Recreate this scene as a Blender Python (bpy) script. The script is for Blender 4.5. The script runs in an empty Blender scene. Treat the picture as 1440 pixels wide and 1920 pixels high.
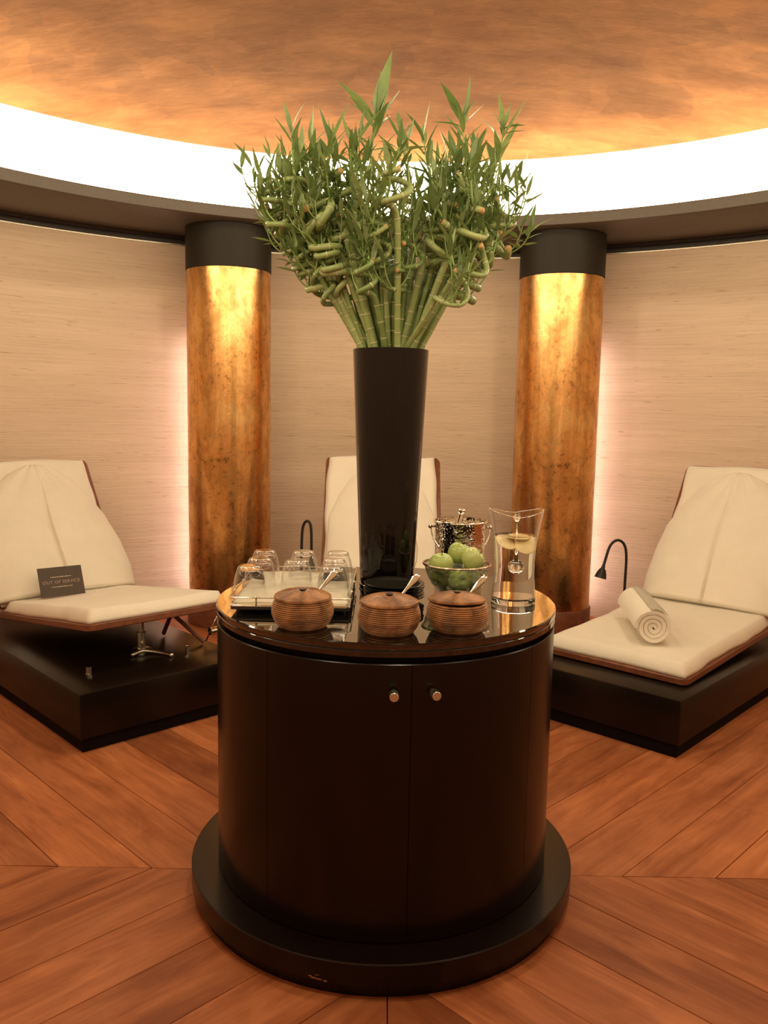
import bpy, bmesh, math, random
from mathutils import Vector, Matrix
from math import sin, cos, pi, sqrt, radians, exp

S = bpy.context.scene
C = S.collection

# ------------------------------------------------------------------ camera
CAM_H, PITCH, ROLL, FPX = 1.4645, 0.1193, 0.0178, 1540.0
cd = bpy.data.cameras.new('camera')
cam = bpy.data.objects.new('camera', cd)
C.objects.link(cam)
cd.sensor_fit = 'VERTICAL'
cd.sensor_height = 36.0
cd.lens = FPX / 1920.0 * 36.0
cd.clip_start = 0.05
fw = Vector((0, cos(PITCH), -sin(PITCH))); up0 = Vector((0, sin(PITCH), cos(PITCH))); rt0 = Vector((1, 0, 0))
rt = rt0 * cos(ROLL) + up0 * sin(ROLL); upv = -rt0 * sin(ROLL) + up0 * cos(ROLL)
m = Matrix((rt, upv, -fw)).transposed().to_4x4()
m.translation = Vector((0, 0, CAM_H))
cam.matrix_world = m
S.camera = cam

# ------------------------------------------------------------------ world, exposure
w = bpy.data.worlds.new('world'); S.world = w; w.use_nodes = True
w.node_tree.nodes['Background'].inputs[0].default_value = (0.01, 0.008, 0.006, 1)
w.node_tree.nodes['Background'].inputs[1].default_value = 0.0
S.view_settings.view_transform = 'Standard'
S.view_settings.look = 'None'
S.view_settings.gamma = 1.0
S.view_settings.use_curve_mapping = False
S.view_settings.exposure = 0.45
COVE_COLOR, COVE_POWER = (1.0, 0.83, 0.56), 9.5      # the luminous cove ring
STRIP_COLOR, STRIP_POWER = (1.0, 0.78, 0.76), 11.0   # LED strips behind the columns

FILL_COLOR, FILL_POWER = (1.0, 0.84, 0.57), 125.0    # unseen fill lights added in the dome to brighten floor and towels

# ------------------------------------------------------------------ layout
RX, RY = 0.10, 2.60          # room centre
TX, TY = 0.011, 2.49         # cabinet centre
FX, FY = 0.03, 2.485         # centre of the floor pattern
R_WALL, R_LIP, R_COVE = 3.65, 2.94, 3.30
Z_LIP, Z_SOFFIT, Z_WALL, Z_DOME = 2.74, 2.665, 2.60, 3.18

# ------------------------------------------------------------------ material helpers
def nt(name):
    mt = bpy.data.materials.new(name); mt.use_nodes = True
    t = mt.node_tree; b = t.nodes['Principled BSDF']
    return mt, t, b
def N(t, kind, **kw):
    n = t.nodes.new(kind)
    for k, v in kw.items():
        if k in n.inputs: n.inputs[k].default_value = v
        else: setattr(n, k, v)
    return n
def ramp(t, fac, stops):
    r = t.nodes.new('ShaderNodeValToRGB')
    e = r.color_ramp.elements
    while len(e) < len(stops): e.new(0.5)
    for i, (p, c) in enumerate(stops):
        e[i].position = p; e[i].color = (*c, 1) if len(c) == 3 else c
    t.links.new(fac, r.inputs[0]); return r.outputs[0]
def coords(t, which='Object', scale=(1, 1, 1), loc=None):
    tc = t.nodes.new('ShaderNodeTexCoord'); mp = t.nodes.new('ShaderNodeMapping')
    mp.inputs['Scale'].default_value = scale
    t.links.new(tc.outputs[which], mp.inputs[0])
    return mp.outputs[0]
def noise(t, vec, scale, detail=4, rough=0.55, dist=0.0):
    n = t.nodes.new('ShaderNodeTexNoise')
    n.inputs['Scale'].default_value = scale; n.inputs['Detail'].default_value = detail
    n.inputs['Roughness'].default_value = rough; n.inputs['Distortion'].default_value = dist
    t.links.new(vec, n.inputs['Vector']); return n.outputs['Fac']
def bump(t, b, h, strength, dist=0.01):
    n = t.nodes.new('ShaderNodeBump'); n.inputs['Strength'].default_value = strength
    n.inputs['Distance'].default_value = dist
    t.links.new(h, n.inputs['Height']); t.links.new(n.outputs[0], b.inputs['Normal'])
def mixc(t, fac, a, b, blend='MIX'):
    n = t.nodes.new('ShaderNodeMix'); n.data_type = 'RGBA'; n.blend_type = blend
    for sock, v in ((n.inputs[0], fac), (n.inputs[6], a), (n.inputs[7], b)):
        if hasattr(v, 'is_output'): t.links.new(v, sock)
        elif isinstance(v, (int, float)): sock.default_value = v
        else: sock.default_value = (*v, 1)
    return n.outputs[2]
def plain(name, col, rough=0.5, metal=0.0, **kw):
    mt, t, b = nt(name)
    b.inputs['Base Color'].default_value = (*col, 1)
    b.inputs['Roughness'].default_value = rough; b.inputs['Metallic'].default_value = metal
    for k, v in kw.items(): b.inputs[k].default_value = v
    vec = coords(t); f = noise(t, vec, 40, 3)
    t.links.new(ramp(t, f, [(0.3, tuple(c * 0.9 for c in col)), (0.7, tuple(min(1, c * 1.1) for c in col))]), b.inputs['Base Color'])
    return mt

# ------------------------------------------------------------------ materials
def mat_floor():
    mt, t, b = nt('floor_wood')
    oi = t.nodes.new('ShaderNodeObjectInfo')
    tc = t.nodes.new('ShaderNodeTexCoord')
    cb = N(t, 'ShaderNodeVectorMath', operation='MULTIPLY')
    cb.inputs[1].default_value = (17, 31, 5)
    cr = t.nodes.new('ShaderNodeCombineXYZ')
    for i in range(3): t.links.new(oi.outputs['Random'], cr.inputs[i])
    t.links.new(cr.outputs[0], cb.inputs[0])
    ad = N(t, 'ShaderNodeVectorMath', operation='ADD')
    t.links.new(tc.outputs['Object'], ad.inputs[0]); t.links.new(cb.outputs[0], ad.inputs[1])
    mp = t.nodes.new('ShaderNodeMapping'); mp.inputs['Scale'].default_value = (1.6, 9, 1)
    t.links.new(ad.outputs[0], mp.inputs[0])
    mp2 = t.nodes.new('ShaderNodeMapping'); mp2.inputs['Scale'].default_value = (4, 90, 1)
    t.links.new(ad.outputs[0], mp2.inputs[0])
    f1 = noise(t, mp.outputs[0], 1.3, 5, 0.6, 0.8); f2 = noise(t, mp2.outputs[0], 1.0, 4, 0.6, 0.2)
    f3 = noise(t, ad.outputs[0], 2.2, 4, 0.6, 1.0)
    c1 = ramp(t, f1, [(0.28, (0.260, 0.072, 0.022)), (0.5, (0.400, 0.130, 0.045)), (0.75, (0.56, 0.205, 0.078))])
    c2 = ramp(t, f2, [(0.35, (0.74, 0.70, 0.66)), (0.65, (1.04, 1.04, 1.04))])
    c = mixc(t, 0.5, c1, c2, 'MULTIPLY')
    c4 = ramp(t, oi.outputs['Random'], [(0.0, (0.74, 0.70, 0.68)), (0.5, (0.98, 0.96, 0.94)), (1.0, (1.22, 1.22, 1.2))])
    c = mixc(t, 1.0, c, c4, 'MULTIPLY')
    c5 = ramp(t, f3, [(0.3, (0.80, 0.74, 0.70)), (0.6, (1.05, 1.05, 1.05))])
    c = mixc(t, 0.8, c, c5, 'MULTIPLY')
    t.links.new(c, b.inputs['Base Color'])
    b.inputs['Roughness'].default_value = 0.52
    b.inputs['Specular IOR Level'].default_value = 0.35
    bump(t, b, f2, 0.12, 0.002)
    return mt
def mat_wall():
    mt, t, b = nt('grasscloth')
    v1 = coords(t, 'UV', (1.4, 95, 1)); v2 = coords(t, 'UV', (5, 60, 1)); v3 = coords(t, 'UV', (0.7, 5.5, 1)); v4 = coords(t, 'UV', (9, 150, 1))
    f1 = noise(t, v1, 1.0, 4, 0.65); f2 = noise(t, v2, 1.3, 3, 0.6, 0.4); f3 = noise(t, v3, 1.0, 3); f4 = noise(t, v4, 1, 2)
    c = ramp(t, f1, [(0.25, (0.64, 0.490, 0.350)), (0.5, (0.735, 0.575, 0.422)), (0.8, (0.80, 0.645, 0.485))])
    sl = ramp(t, f2, [(0.62, (1, 1, 1)), (0.70, (0.78, 0.72, 0.66))])
    c = mixc(t, 1.0, c, sl, 'MULTIPLY')
    s3 = ramp(t, f3, [(0.3, (0.92, 0.91, 0.90)), (0.7, (1.05, 1.05, 1.05))])
    c = mixc(t, 1.0, c, s3, 'MULTIPLY')
    t.links.new(c, b.inputs['Base Color'])
    b.inputs['Roughness'].default_value = 0.62
    b.inputs['Specular IOR Level'].default_value = 0.25
    mx = N(t, 'ShaderNodeMath', operation='ADD'); t.links.new(f1, mx.inputs[0]); t.links.new(f2, mx.inputs[1])
    mx2 = N(t, 'ShaderNodeMath', operation='ADD'); t.links.new(mx.outputs[0], mx2.inputs[0]); t.links.new(f4, mx2.inputs[1])
    bump(t, b, mx2.outputs[0], 0.40, 0.006)
    return mt
def mat_leaf_metal(name, dome=False):
    mt, t, b = nt(name)
    if dome:
        v = coords(t, 'Object', (1, 1, 1.5)); vs = coords(t, 'Object', (0.55, 1.6, 1.5))
        f1 = noise(t, v, 0.9, 5, 0.60, 0.25); f2 = noise(t, vs, 3.4, 5, 0.62, 0.35); f3 = noise(t, vs, 16, 4, 0.65, 0.2)
        rot = t.nodes.new('ShaderNodeMapping'); rot.inputs['Rotation'].default_value = (0, 0, 0.5); t.links.new(v, rot.inputs[0])
        wob = N(t, 'ShaderNodeTexNoise'); wob.inputs['Scale'].default_value = 2.5
        t.links.new(rot.outputs[0], wob.inputs['Vector'])
        ad = N(t, 'ShaderNodeVectorMath', operation='MULTIPLY_ADD'); t.links.new(wob.outputs['Color'], ad.inputs[0]); ad.inputs[1].default_value = (0.25, 0.25, 0.25); t.links.new(rot.outputs[0], ad.inputs[2])
        vor = N(t, 'ShaderNodeTexVoronoi', distance='CHEBYCHEV'); vor.inputs['Scale'].default_value = 4.2
        vor.inputs['Randomness'].default_value = 0.75
        t.links.new(ad.outputs[0], vor.inputs['Vector'])
        sp = t.nodes.new('ShaderNodeSeparateColor'); t.links.new(vor.outputs['Color'], sp.inputs[0])
        c = ramp(t, f1, [(0.30, (0.148, 0.053, 0.0115)), (0.5, (0.190, 0.073, 0.0175)), (0.72, (0.245, 0.102, 0.029))])
        c2 = ramp(t, f2, [(0.30, (0.80, 0.78, 0.75)), (0.5, (0.97, 0.97, 0.97)), (0.72, (1.22, 1.24, 1.26))])
        c = mixc(t, 1.0, c, c2, 'MULTIPLY')
        c3 = ramp(t, sp.outputs[0], [(0.05, (0.84, 0.84, 0.82)), (0.95, (1.16, 1.15, 1.13))])
        c = mixc(t, 0.55, c, c3, 'MULTIPLY')
        c4 = ramp(t, f3, [(0.3, (0.93, 0.92, 0.91)), (0.7, (1.06, 1.06, 1.06))])
        c = mixc(t, 1.0, c, c4, 'MULTIPLY')
        b.inputs['Metallic'].default_value = 0.55
        t.links.new(ramp(t, f2, [(0.3, (0.56,) * 3), (0.7, (0.42,) * 3)]), b.inputs['Roughness'])
        b.inputs['Specular IOR Level'].default_value = 0.05
        bump(t, b, f3, 0.10, 0.01)
    else:
        v = coords(t, 'Object', (1, 1, 1)); vs = coords(t, 'Object', (1, 1, 0.75)); vf = coords(t, 'Object', (1, 1, 0.55))
        f1 = noise(t, vs, 3.2, 6, 0.62, 0.3); f2 = noise(t, vf, 9.0, 6, 0.68, 0.3); f3 = noise(t, v, 55, 3, 0.6)
        f4 = noise(t, coords(t, 'Object', (30, 30, 1.2)), 1.0, 3); f5 = noise(t, v, 26, 5, 0.7, 0.2)
        c = ramp(t, f1, [(0.32, (0.62, 0.285, 0.095)), (0.5, (0.80, 0.43, 0.155)), (0.68, (0.88, 0.58, 0.25))])
        c = mixc(t, ramp(t, f2, [(0.40, (0.50,) * 3), (0.52, (0,) * 3)]), c, (0.40, 0.19, 0.060))
        pat = ramp(t, f5, [(0.36, (1,) * 3), (0.46, (0,) * 3)])
        msk = ramp(t, f1, [(0.40, (0.75,) * 3), (0.60, (0.0,) * 3)])
        mx = N(t, 'ShaderNodeMath', operation='MULTIPLY'); t.links.new(pat, mx.inputs[0]); t.links.new(msk, mx.inputs[1])
        c = mixc(t, mx.outputs[0], c, (0.13, 0.080, 0.035))
        c = mixc(t, 1.0, c, ramp(t, f4, [(0.40, (0.90, 0.88, 0.86)), (0.62, (1.05, 1.06, 1.08))]), 'MULTIPLY')
        b.inputs['Metallic'].default_value = 1.0
        t.links.new(ramp(t, f2, [(0.3, (0.40,) * 3), (0.65, (0.22,) * 3)]), b.inputs['Roughness'])
        bump(t, b, f3, 0.12, 0.004)
    t.links.new(c, b.inputs['Base Color'])
    return mt
def mixv(t, sock, k):
    n = N(t, 'ShaderNodeMath', operation='MULTIPLY'); t.links.new(sock, n.inputs[0]); n.inputs[1].default_value = k
    return n.outputs[0]
def mat_terry(name, col):
    mt, t, b = nt(name)
    v = coords(t); f = noise(t, v, 260, 3, 0.6); f2 = noise(t, v, 9, 3, 0.5)
    t.links.new(ramp(t, f2, [(0.3, tuple(c * 0.95 for c in col)), (0.7, col)]), b.inputs['Base Color'])
    b.inputs['Roughness'].default_value = 0.95
    b.inputs['Specular IOR Level'].default_value = 0.1
    b.inputs['Sheen Weight'].default_value = 0.25
    mx = N(t, 'ShaderNodeMath', operation='MULTIPLY_ADD'); t.links.new(f2, mx.inputs[0]); mx.inputs[1].default_value = 2.0; t.links.new(f, mx.inputs[2])
    bump(t, b, mx.outputs[0], 0.5, 0.004)
    return mt
def mat_wood(name, dark, light, rough, ring_axis_scale=(3, 40, 40)):
    mt, t, b = nt(name)
    f = noise(t, coords(t, 'Object', ring_axis_scale), 1.0, 5, 0.6, 0.4)
    t.links.new(ramp(t, f, [(0.3, dark), (0.7, light)]), b.inputs['Base Color'])
    b.inputs['Roughness'].default_value = rough
    bump(t, b, f, 0.1, 0.001)
    return mt
def mat_thin_glass(name, tint=(1, 1, 1), edge=1.0, rough=0.02, hammered=0.0, base=0.0):
    mt = bpy.data.materials.new(name); mt.use_nodes = True
    t = mt.node_tree; t.nodes.remove(t.nodes['Principled BSDF'])
    out = t.nodes['Material Output']
    tr = N(t, 'ShaderNodeBsdfTransparent'); tr.inputs[0].default_value = (*tint, 1)
    gl = N(t, 'ShaderNodeBsdfGlossy'); gl.inputs['Roughness'].default_value = rough
    gl.inputs['Color'].default_value = (0.95, 0.95, 0.93, 1)
    lw = N(t, 'ShaderNodeLayerWeight'); lw.inputs[0].default_value = 0.5
    pw = N(t, 'ShaderNodeMath', operation='POWER'); t.links.new(lw.outputs['Facing'], pw.inputs[0]); pw.inputs[1].default_value = 3.6
    ma = N(t, 'ShaderNodeMath', operation='MULTIPLY_ADD', use_clamp=True); t.links.new(pw.outputs[0], ma.inputs[0]); ma.inputs[1].default_value = 0.75 * edge; ma.inputs[2].default_value = 0.025 + base
    mx = t.nodes.new('ShaderNodeMixShader')
    t.links.new(ma.outputs[0], mx.inputs[0]); t.links.new(tr.outputs[0], mx.inputs[1]); t.links.new(gl.outputs[0], mx.inputs[2])
    if hammered:
        vor = N(t, 'ShaderNodeTexVoronoi', feature='SMOOTH_F1'); vor.inputs['Scale'].default_value = 90
        t.links.new(coords(t), vor.inputs['Vector'])
        bn = N(t, 'ShaderNodeBump'); bn.inputs['Strength'].default_value = hammered; bn.inputs['Distance'].default_value = 0.01
        t.links.new(vor.outputs['Distance'], bn.inputs['Height']); t.links.new(bn.outputs[0], gl.inputs['Normal'])
    t.links.new(mx.outputs[0], out.inputs[0])
    return mt
def mat_steel(name, col=(0.78, 0.74, 0.66), rough=0.14, hammered=0.0, scale=110):
    mt, t, b = nt(name)
    b.inputs['Base Color'].default_value = (*col, 1); b.inputs['Metallic'].default_value = 1; b.inputs['Roughness'].default_value = rough
    if hammered:
        vor = N(t, 'ShaderNodeTexVoronoi', feature='SMOOTH_F1'); vor.inputs['Scale'].default_value = scale
        t.links.new(coords(t), vor.inputs['Vector']); bump(t, b, vor.outputs['Distance'], hammered, 0.008)
    else:
        f = noise(t, coords(t, 'Object', (1, 1, 6)), 60, 3)
        t.links.new(ramp(t, f, [(0.3, (rough * 0.8,) * 3), (0.7, (rough * 1.3,) * 3)]), b.inputs['Roughness'])
    return mt
def mat_emit(name, col, power):
    mt = bpy.data.materials.new(name); mt.use_nodes = True
    t = mt.node_tree; t.nodes.remove(t.nodes['Principled BSDF'])
    e = N(t, 'ShaderNodeEmission'); e.inputs[0].default_value = (*col, 1); e.inputs[1].default_value = power
    t.links.new(e.outputs[0], t.nodes['Material Output'].inputs[0]); return mt
def mat_plant(name, stops, rough=0.45, trans=0.0, scale=7):
    mt, t, b = nt(name)
    oi = t.nodes.new('ShaderNodeObjectInfo')
    f = noise(t, coords(t), scale, 3)
    ad = N(t, 'ShaderNodeMath', operation='MULTIPLY_ADD'); t.links.new(oi.outputs['Random'], ad.inputs[0]); ad.inputs[1].default_value = 0.6; t.links.new(mixv(t, f, 0.5), ad.inputs[2])
    t.links.new(ramp(t, ad.outputs[0], stops), b.inputs['Base Color'])
    b.inputs['Roughness'].default_value = rough
    if trans:
        b.inputs['Transmission Weight'].default_value = 0.0
        b.inputs['Subsurface Weight'].default_value = 0.0
        tl = N(t, 'ShaderNodeBsdfTranslucent'); tl.inputs[0].default_value = (0.30, 0.42, 0.10, 1)
        mx = t.nodes.new('ShaderNodeMixShader'); mx.inputs[0].default_value = trans
        t.links.new(b.outputs[0], mx.inputs[1]); t.links.new(tl.outputs[0], mx.inputs[2])
        t.links.new(mx.outputs[0], t.nodes['Material Output'].inputs[0])
    return mt

M = {}
M['floor'] = mat_floor()
M['subfloor'] = plain('subfloor_black', (0.008, 0.004, 0.002), 0.8, 0.0, **{'Specular IOR Level': 0.1})
M['wall'] = mat_wall()
M['dome'] = mat_leaf_metal('dome_copper_leaf', True)
M['leafmetal'] = mat_leaf_metal('column_copper_leaf')
M['soffit'] = plain('soffit_paint', (0.085, 0.064, 0.044), 0.42)
M['trimdark'] = plain('trim_dark', (0.035, 0.026, 0.02), 0.5)
M['collar'] = plain('collar_paint', (0.020, 0.015, 0.009), 0.55, 0.0, **{'Specular IOR Level': 0.25})
M['redwood'] = mat_wood('column_foot_wood', (0.12, 0.035, 0.014), (0.22, 0.07, 0.028), 0.4)
M['cove'] = mat_emit('cove_light_glow', COVE_COLOR, COVE_POWER)
M['spot'] = mat_emit('fill_light_glow', FILL_COLOR, FILL_POWER)
M['strip'] = mat_emit('strip_light_glow', STRIP_COLOR, STRIP_POWER)
M['lacquer'] = plain('black_lacquer', (0.0060, 0.0022, 0.0010), 0.25, 0.0, **{'Specular IOR Level': 0.30})
M['lacquer_gloss'] = plain('black_gloss_top', (0.006, 0.0045, 0.003), 0.05, 0.0, **{'Coat Weight': 1.0, 'Coat Roughness': 0.02, 'Specular IOR Level': 0.9})
M['deck'] = plain('deck_lacquer', (0.0070, 0.0036, 0.0018), 0.30, 0.0, **{'Specular IOR Level': 0.30})
M['vase'] = plain('vase_black_glass', (0.0035, 0.002, 0.0015), 0.04, 0.0, **{'Specular IOR Level': 0.38})
M['terry'] = mat_terry('terry_towelling', (0.86, 0.79, 0.66))
M['terry_white'] = mat_terry('terry_white', (0.90, 0.84, 0.72))
M['linen'] = mat_terry('linen_white', (0.97, 0.90, 0.76))
M['seatwood'] = mat_wood('recliner_wood', (0.135, 0.040, 0.016), (0.23, 0.078, 0.032), 0.38, (30, 3, 30))
M['chrome'] = mat_steel('chrome', (0.74, 0.69, 0.60), 0.13)
M['steel_satin'] = mat_steel('satin_steel', (0.66, 0.60, 0.48), 0.30)
M['hammered'] = mat_steel('hammered_silver', (0.80, 0.75, 0.65), 0.07, 0.30, 120)
M['silver'] = mat_steel('silver', (0.82, 0.76, 0.66), 0.10)
M['rimmetal'] = mat_steel('bowl_rim_metal', (0.66, 0.50, 0.36), 0.16)
M['glass'] = mat_thin_glass('clear_glass', (0.997, 0.997, 0.995), 1.1, 0.02, 0.0, 0.0)
M['glassbase'] = mat_thin_glass('clear_glass_base', (0.97, 0.97, 0.96), 1.3, 0.03, 0.0, 0.12)
M['bowlglass'] = mat_thin_glass('hammered_glass', (0.78, 0.80, 0.72), 1.2, 0.05, 0.8, 0.10)
M['lampmetal'] = plain('lamp_black', (0.016, 0.012, 0.009), 0.42, 0.3)
M['lampglass'] = plain('lamp_lens', (0.55, 0.50, 0.40), 0.25)
M['jar'] = mat_wood('jar_palm_wood', (0.120, 0.048, 0.018), (0.46, 0.215, 0.085), 0.42, (26, 26, 26))
M['jardark'] = plain('jar_knob_dark', (0.05, 0.022, 0.010), 0.45)
M['plate'] = plain('black_stoneware', (0.012, 0.010, 0.007), 0.20)
M['apple'] = mat_plant('apple_green', [(0.15, (0.25, 0.34, 0.075)), (0.5, (0.36, 0.44, 0.125)), (0.9, (0.50, 0.53, 0.21))], 0.26, 0, 14)
M['applestem'] = plain('apple_stem', (0.06, 0.035, 0.015), 0.7)
M['lemon'] = plain('lemon_flesh', (0.84, 0.68, 0.36), 0.4)
M['card'] = plain('card_brown', (0.060, 0.038, 0.024), 0.6)
M['print'] = plain('card_print', (0.36, 0.24, 0.15), 0.6)
M['print2'] = plain('card_fine_print', (0.60, 0.46, 0.33), 0.6)
M['chip'] = plain('bare_chip', (0.36, 0.14, 0.05), 0.7)
M['cane'] = mat_plant('bamboo_cane', [(0.1, (0.095, 0.155, 0.038)), (0.5, (0.20, 0.275, 0.085)), (0.95, (0.36, 0.41, 0.165))], 0.42, 0, 16)
M['node'] = plain('cane_node', (0.50, 0.47, 0.28), 0.6)
M['cut'] = plain('cane_cut_end', (0.50, 0.30, 0.12), 0.7)
M['stem'] = mat_plant('shoot_green', [(0.1, (0.13, 0.24, 0.045)), (0.95, (0.28, 0.36, 0.12))], 0.45)
M['leaf'] = mat_plant('leaf_green', [(0.1, (0.038, 0.076, 0.026)), (0.5, (0.115, 0.172, 0.060)), (0.95, (0.32, 0.38, 0.160))], 0.36, 0.22, 5)
def water_mat():
    mt, t, b = nt('water')
    b.inputs['Base Color'].default_value = (0.96, 0.97, 0.95, 1)
    b.inputs['Roughness'].default_value = 0.0; b.inputs['IOR'].default_value = 1.12
    b.inputs['Transmission Weight'].default_value = 1.0
    return mt
M['water'] = water_mat()
def thick_glass():
    mt, t, b = nt('thick_glass')
    b.inputs['Base Color'].default_value = (0.97, 0.97, 0.95, 1)
    b.inputs['Roughness'].default_value = 0.0; b.inputs['IOR'].default_value = 1.45
    b.inputs['Transmission Weight'].default_value = 1.0
    return mt
M['thick'] = thick_glass()

# ------------------------------------------------------------------ object helpers
def obj(name, bm, mat, parent=None, smooth=True, angle=None):
    me = bpy.data.meshes.new(name)
    bmesh.ops.recalc_face_normals(bm, faces=bm.faces[:])
    bm.to_mesh(me); bm.free()
    mats = mat if isinstance(mat, (list, tuple)) else [mat]
    for k in mats: me.materials.append(M[k])
    if smooth:
        for p in me.polygons: p.use_smooth = True
        if angle is not None:
            try: me.set_sharp_from_angle(angle=radians(angle))
            except Exception: pass
    o = bpy.data.objects.new(name, me); C.objects.link(o)
    if parent: o.parent = parent
    return o
def tag(o, label=None, cat=None, group=None, kind=None):
    if label: o['label'] = label
    if cat: o['category'] = cat
    if group: o['group'] = group
    if kind: o['kind'] = kind
    return o
def thing(name, loc, rz, label, cat, group=None):
    o = bpy.data.objects.new(name, None); C.objects.link(o)
    o.empty_display_size = 0.05
    o.location = loc; o.rotation_euler = (0, 0, rz)
    return tag(o, label, cat, group)
def copy_tree(o, parent=None):
    c = o.copy(); C.objects.link(c)
    if parent: c.parent = parent
    for ch in list(o.children): copy_tree(ch, c)
    return c
def lathe(prof, n=64, bm=None, closed=False, a0=0.0, a1=2 * pi, caps=False):
    """revolve (r,z) profile; points with r<1e-6 collapse on the axis"""
    bm = bm or bmesh.new()
    full = abs(a1 - a0 - 2 * pi) < 1e-6
    cols = n if full else n + 1
    rows = []
    for r, z in prof:
        if r < 1e-6:
            v = bm.verts.new((0, 0, z)); rows.append([v] * cols)
        else:
            rows.append([bm.verts.new((r * cos(a0 + (a1 - a0) * i / n), r * sin(a0 + (a1 - a0) * i / n), z)) for i in range(cols)])
    pairs = list(zip(rows, rows[1:])) + ([(rows[-1], rows[0])] if closed else [])
    for A, B in pairs:
        for i in range(n):
            j = (i + 1) % cols
            vs = []
            for v in (A[i], A[j], B[j], B[i]):
                if v not in vs: vs.append(v)
            if len(vs) >= 3:
                try: bm.faces.new(vs)
                except ValueError: pass
    if caps and not full:
        for k in (0, cols - 1):
            try: bm.faces.new([r[k] for r in rows])
            except ValueError: pass
    return bm
def box(x0, x1, y0, y1, z0, z1, bm=None, bev=0.0, seg=2):
    b2 = bmesh.new()
    bmesh.ops.create_cube(b2, size=1)
    for v in b2.verts:
        v.co = Vector(((x0 + x1) / 2 + v.co.x * (x1 - x0), (y0 + y1) / 2 + v.co.y * (y1 - y0), (z0 + z1) / 2 + v.co.z * (z1 - z0)))
    if bev: bmesh.ops.bevel(b2, geom=b2.edges[:], offset=bev, segments=seg, affect='EDGES', profile=0.5)
    return merge(bm, b2)
def merge(bm, b2):
    if bm is None: return b2
    me = bpy.data.meshes.new('tmp'); b2.to_mesh(me); b2.free()
    bm.from_mesh(me); bpy.data.meshes.remove(me); return bm
def tube(pts, rad, n=10, bm=None, cap=True):
    """sweep a circle along pts; rad is a number or a list"""
    bm = bm or bmesh.new()
    P = [Vector(p) for p in pts]
    rs = rad if isinstance(rad, (list, tuple)) else [rad] * len(P)
    ref = None; rings = []
    for i, p in enumerate(P):
        d = (P[min(i + 1, len(P) - 1)] - P[max(i - 1, 0)]).normalized()
        if ref is None:
            ref = Vector((1, 0, 0)) if abs(d.x) < 0.8 else Vector((0, 1, 0))
        ref = (ref - d * ref.dot(d)).normalized()
        b = d.cross(ref)
        rings.append([bm.verts.new(p + (ref * cos(2 * pi * k / n) + b * sin(2 * pi * k / n)) * rs[i]) for k in range(n)])
    for A, B in zip(rings, rings[1:]):
        for k in range(n): bm.faces.new((A[k], A[(k + 1) % n], B[(k + 1) % n], B[k]))
    if cap:
        bm.faces.new(rings[0][::-1]); bm.faces.new(rings[-1])
    return bm
def spline(pts, per=8):
    """Catmull-Rom through pts"""
    P = [Vector(p) for p in pts]; P = [P[0] * 2 - P[1]] + P + [P[-1] * 2 - P[-2]]
    out = []
    for i in range(1, len(P) - 2):
        for k in range(per):
            t = k / per
            out.append(0.5 * ((2 * P[i]) + (P[i + 1] - P[i - 1]) * t + (2 * P[i - 1] - 5 * P[i] + 4 * P[i + 1] - P[i + 2]) * t * t + (3 * P[i] - P[i - 1] - 3 * P[i + 1] + P[i + 2]) * t ** 3))
    out.append(P[-2]); return out
def rounded_slab(hw, L, th, rc, inset=0.004):
    """slab in XY: x +-hw, y 0..L, z -th..0, corners rounded by rc, arrises eased"""
    bm = bmesh.new(); pts = []
    for cx, cy, a in ((hw - rc, L - rc, 0), (-hw + rc, L - rc, pi / 2), (-hw + rc, rc, pi), (hw - rc, rc, 1.5 * pi)):
        for k in range(7):
            t = a + k / 6 * pi / 2; pts.append((cx + rc * cos(t), cy + rc * sin(t)))
    cx0, cy0 = 0, L / 2
    def ring(z, ins):
        return [bm.verts.new((x - ins * (1 if x > 0 else -1), y - ins * (1 if y > cy0 else -1), z)) for x, y in pts]
    rings = [ring(-th, inset), ring(-th + inset, 0), ring(-inset, 0), ring(0, inset)]
    n = len(pts)
    for A, B in zip(rings, rings[1:]):
        for k in range(n): bm.faces.new((A[k], A[(k + 1) % n], B[(k + 1) % n], B[k]))
    bm.faces.new(rings[0][::-1]); bm.faces.new(rings[-1])
    return bm
def xf(bm, mat):
    bmesh.ops.transform(bm, matrix=mat, verts=bm.verts[:]); return bm
def shade_edges(o, ang=35):
    for p in o.data.polygons: p.use_smooth = True
    o.data.set_sharp_from_angle(angle=radians(ang)); return o

# ================================================================== THE ROOM
def struct(name, bm, mat, loc=(0, 0, 0), label=None, ang=40, parent=None):
    o = obj(name, bm, mat, parent, True, ang); o.location = loc
    if not parent: o['kind'] = 'structure'
    if label: o['label'] = label
    return o

# wall: one continuous drum, with UV = (arc length, height)
def drum(R, z0, z1, n, nz=1):
    bm = bmesh.new(); uv = bm.loops.layers.uv.new('UVMap'); g = []
    for k in range(nz + 1):
        g.append([bm.verts.new((R * cos(2 * pi * i / n), R * sin(2 * pi * i / n), z0 + (z1 - z0) * k / nz)) for i in range(n)])
    for k in range(nz):
        for i in range(n):
            f = bm.faces.new((g[k][i], g[k][(i + 1) % n], g[k + 1][(i + 1) % n], g[k + 1][i]))
            for l, (ii, kk) in zip(f.loops, ((i, k), (i + 1, k), (i + 1, k + 1), (i, k + 1))):
                l[uv].uv = (R * 2 * pi * ii / n, z0 + (z1 - z0) * kk / nz)
    return bm
wall = struct('wall_round', drum(R_WALL, -0.02, Z_LIP, 144, 1), 'wall', (RX, RY, 0), 'curved wall papered in beige grasscloth')
wall.data.materials[0] = M['wall']
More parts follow.
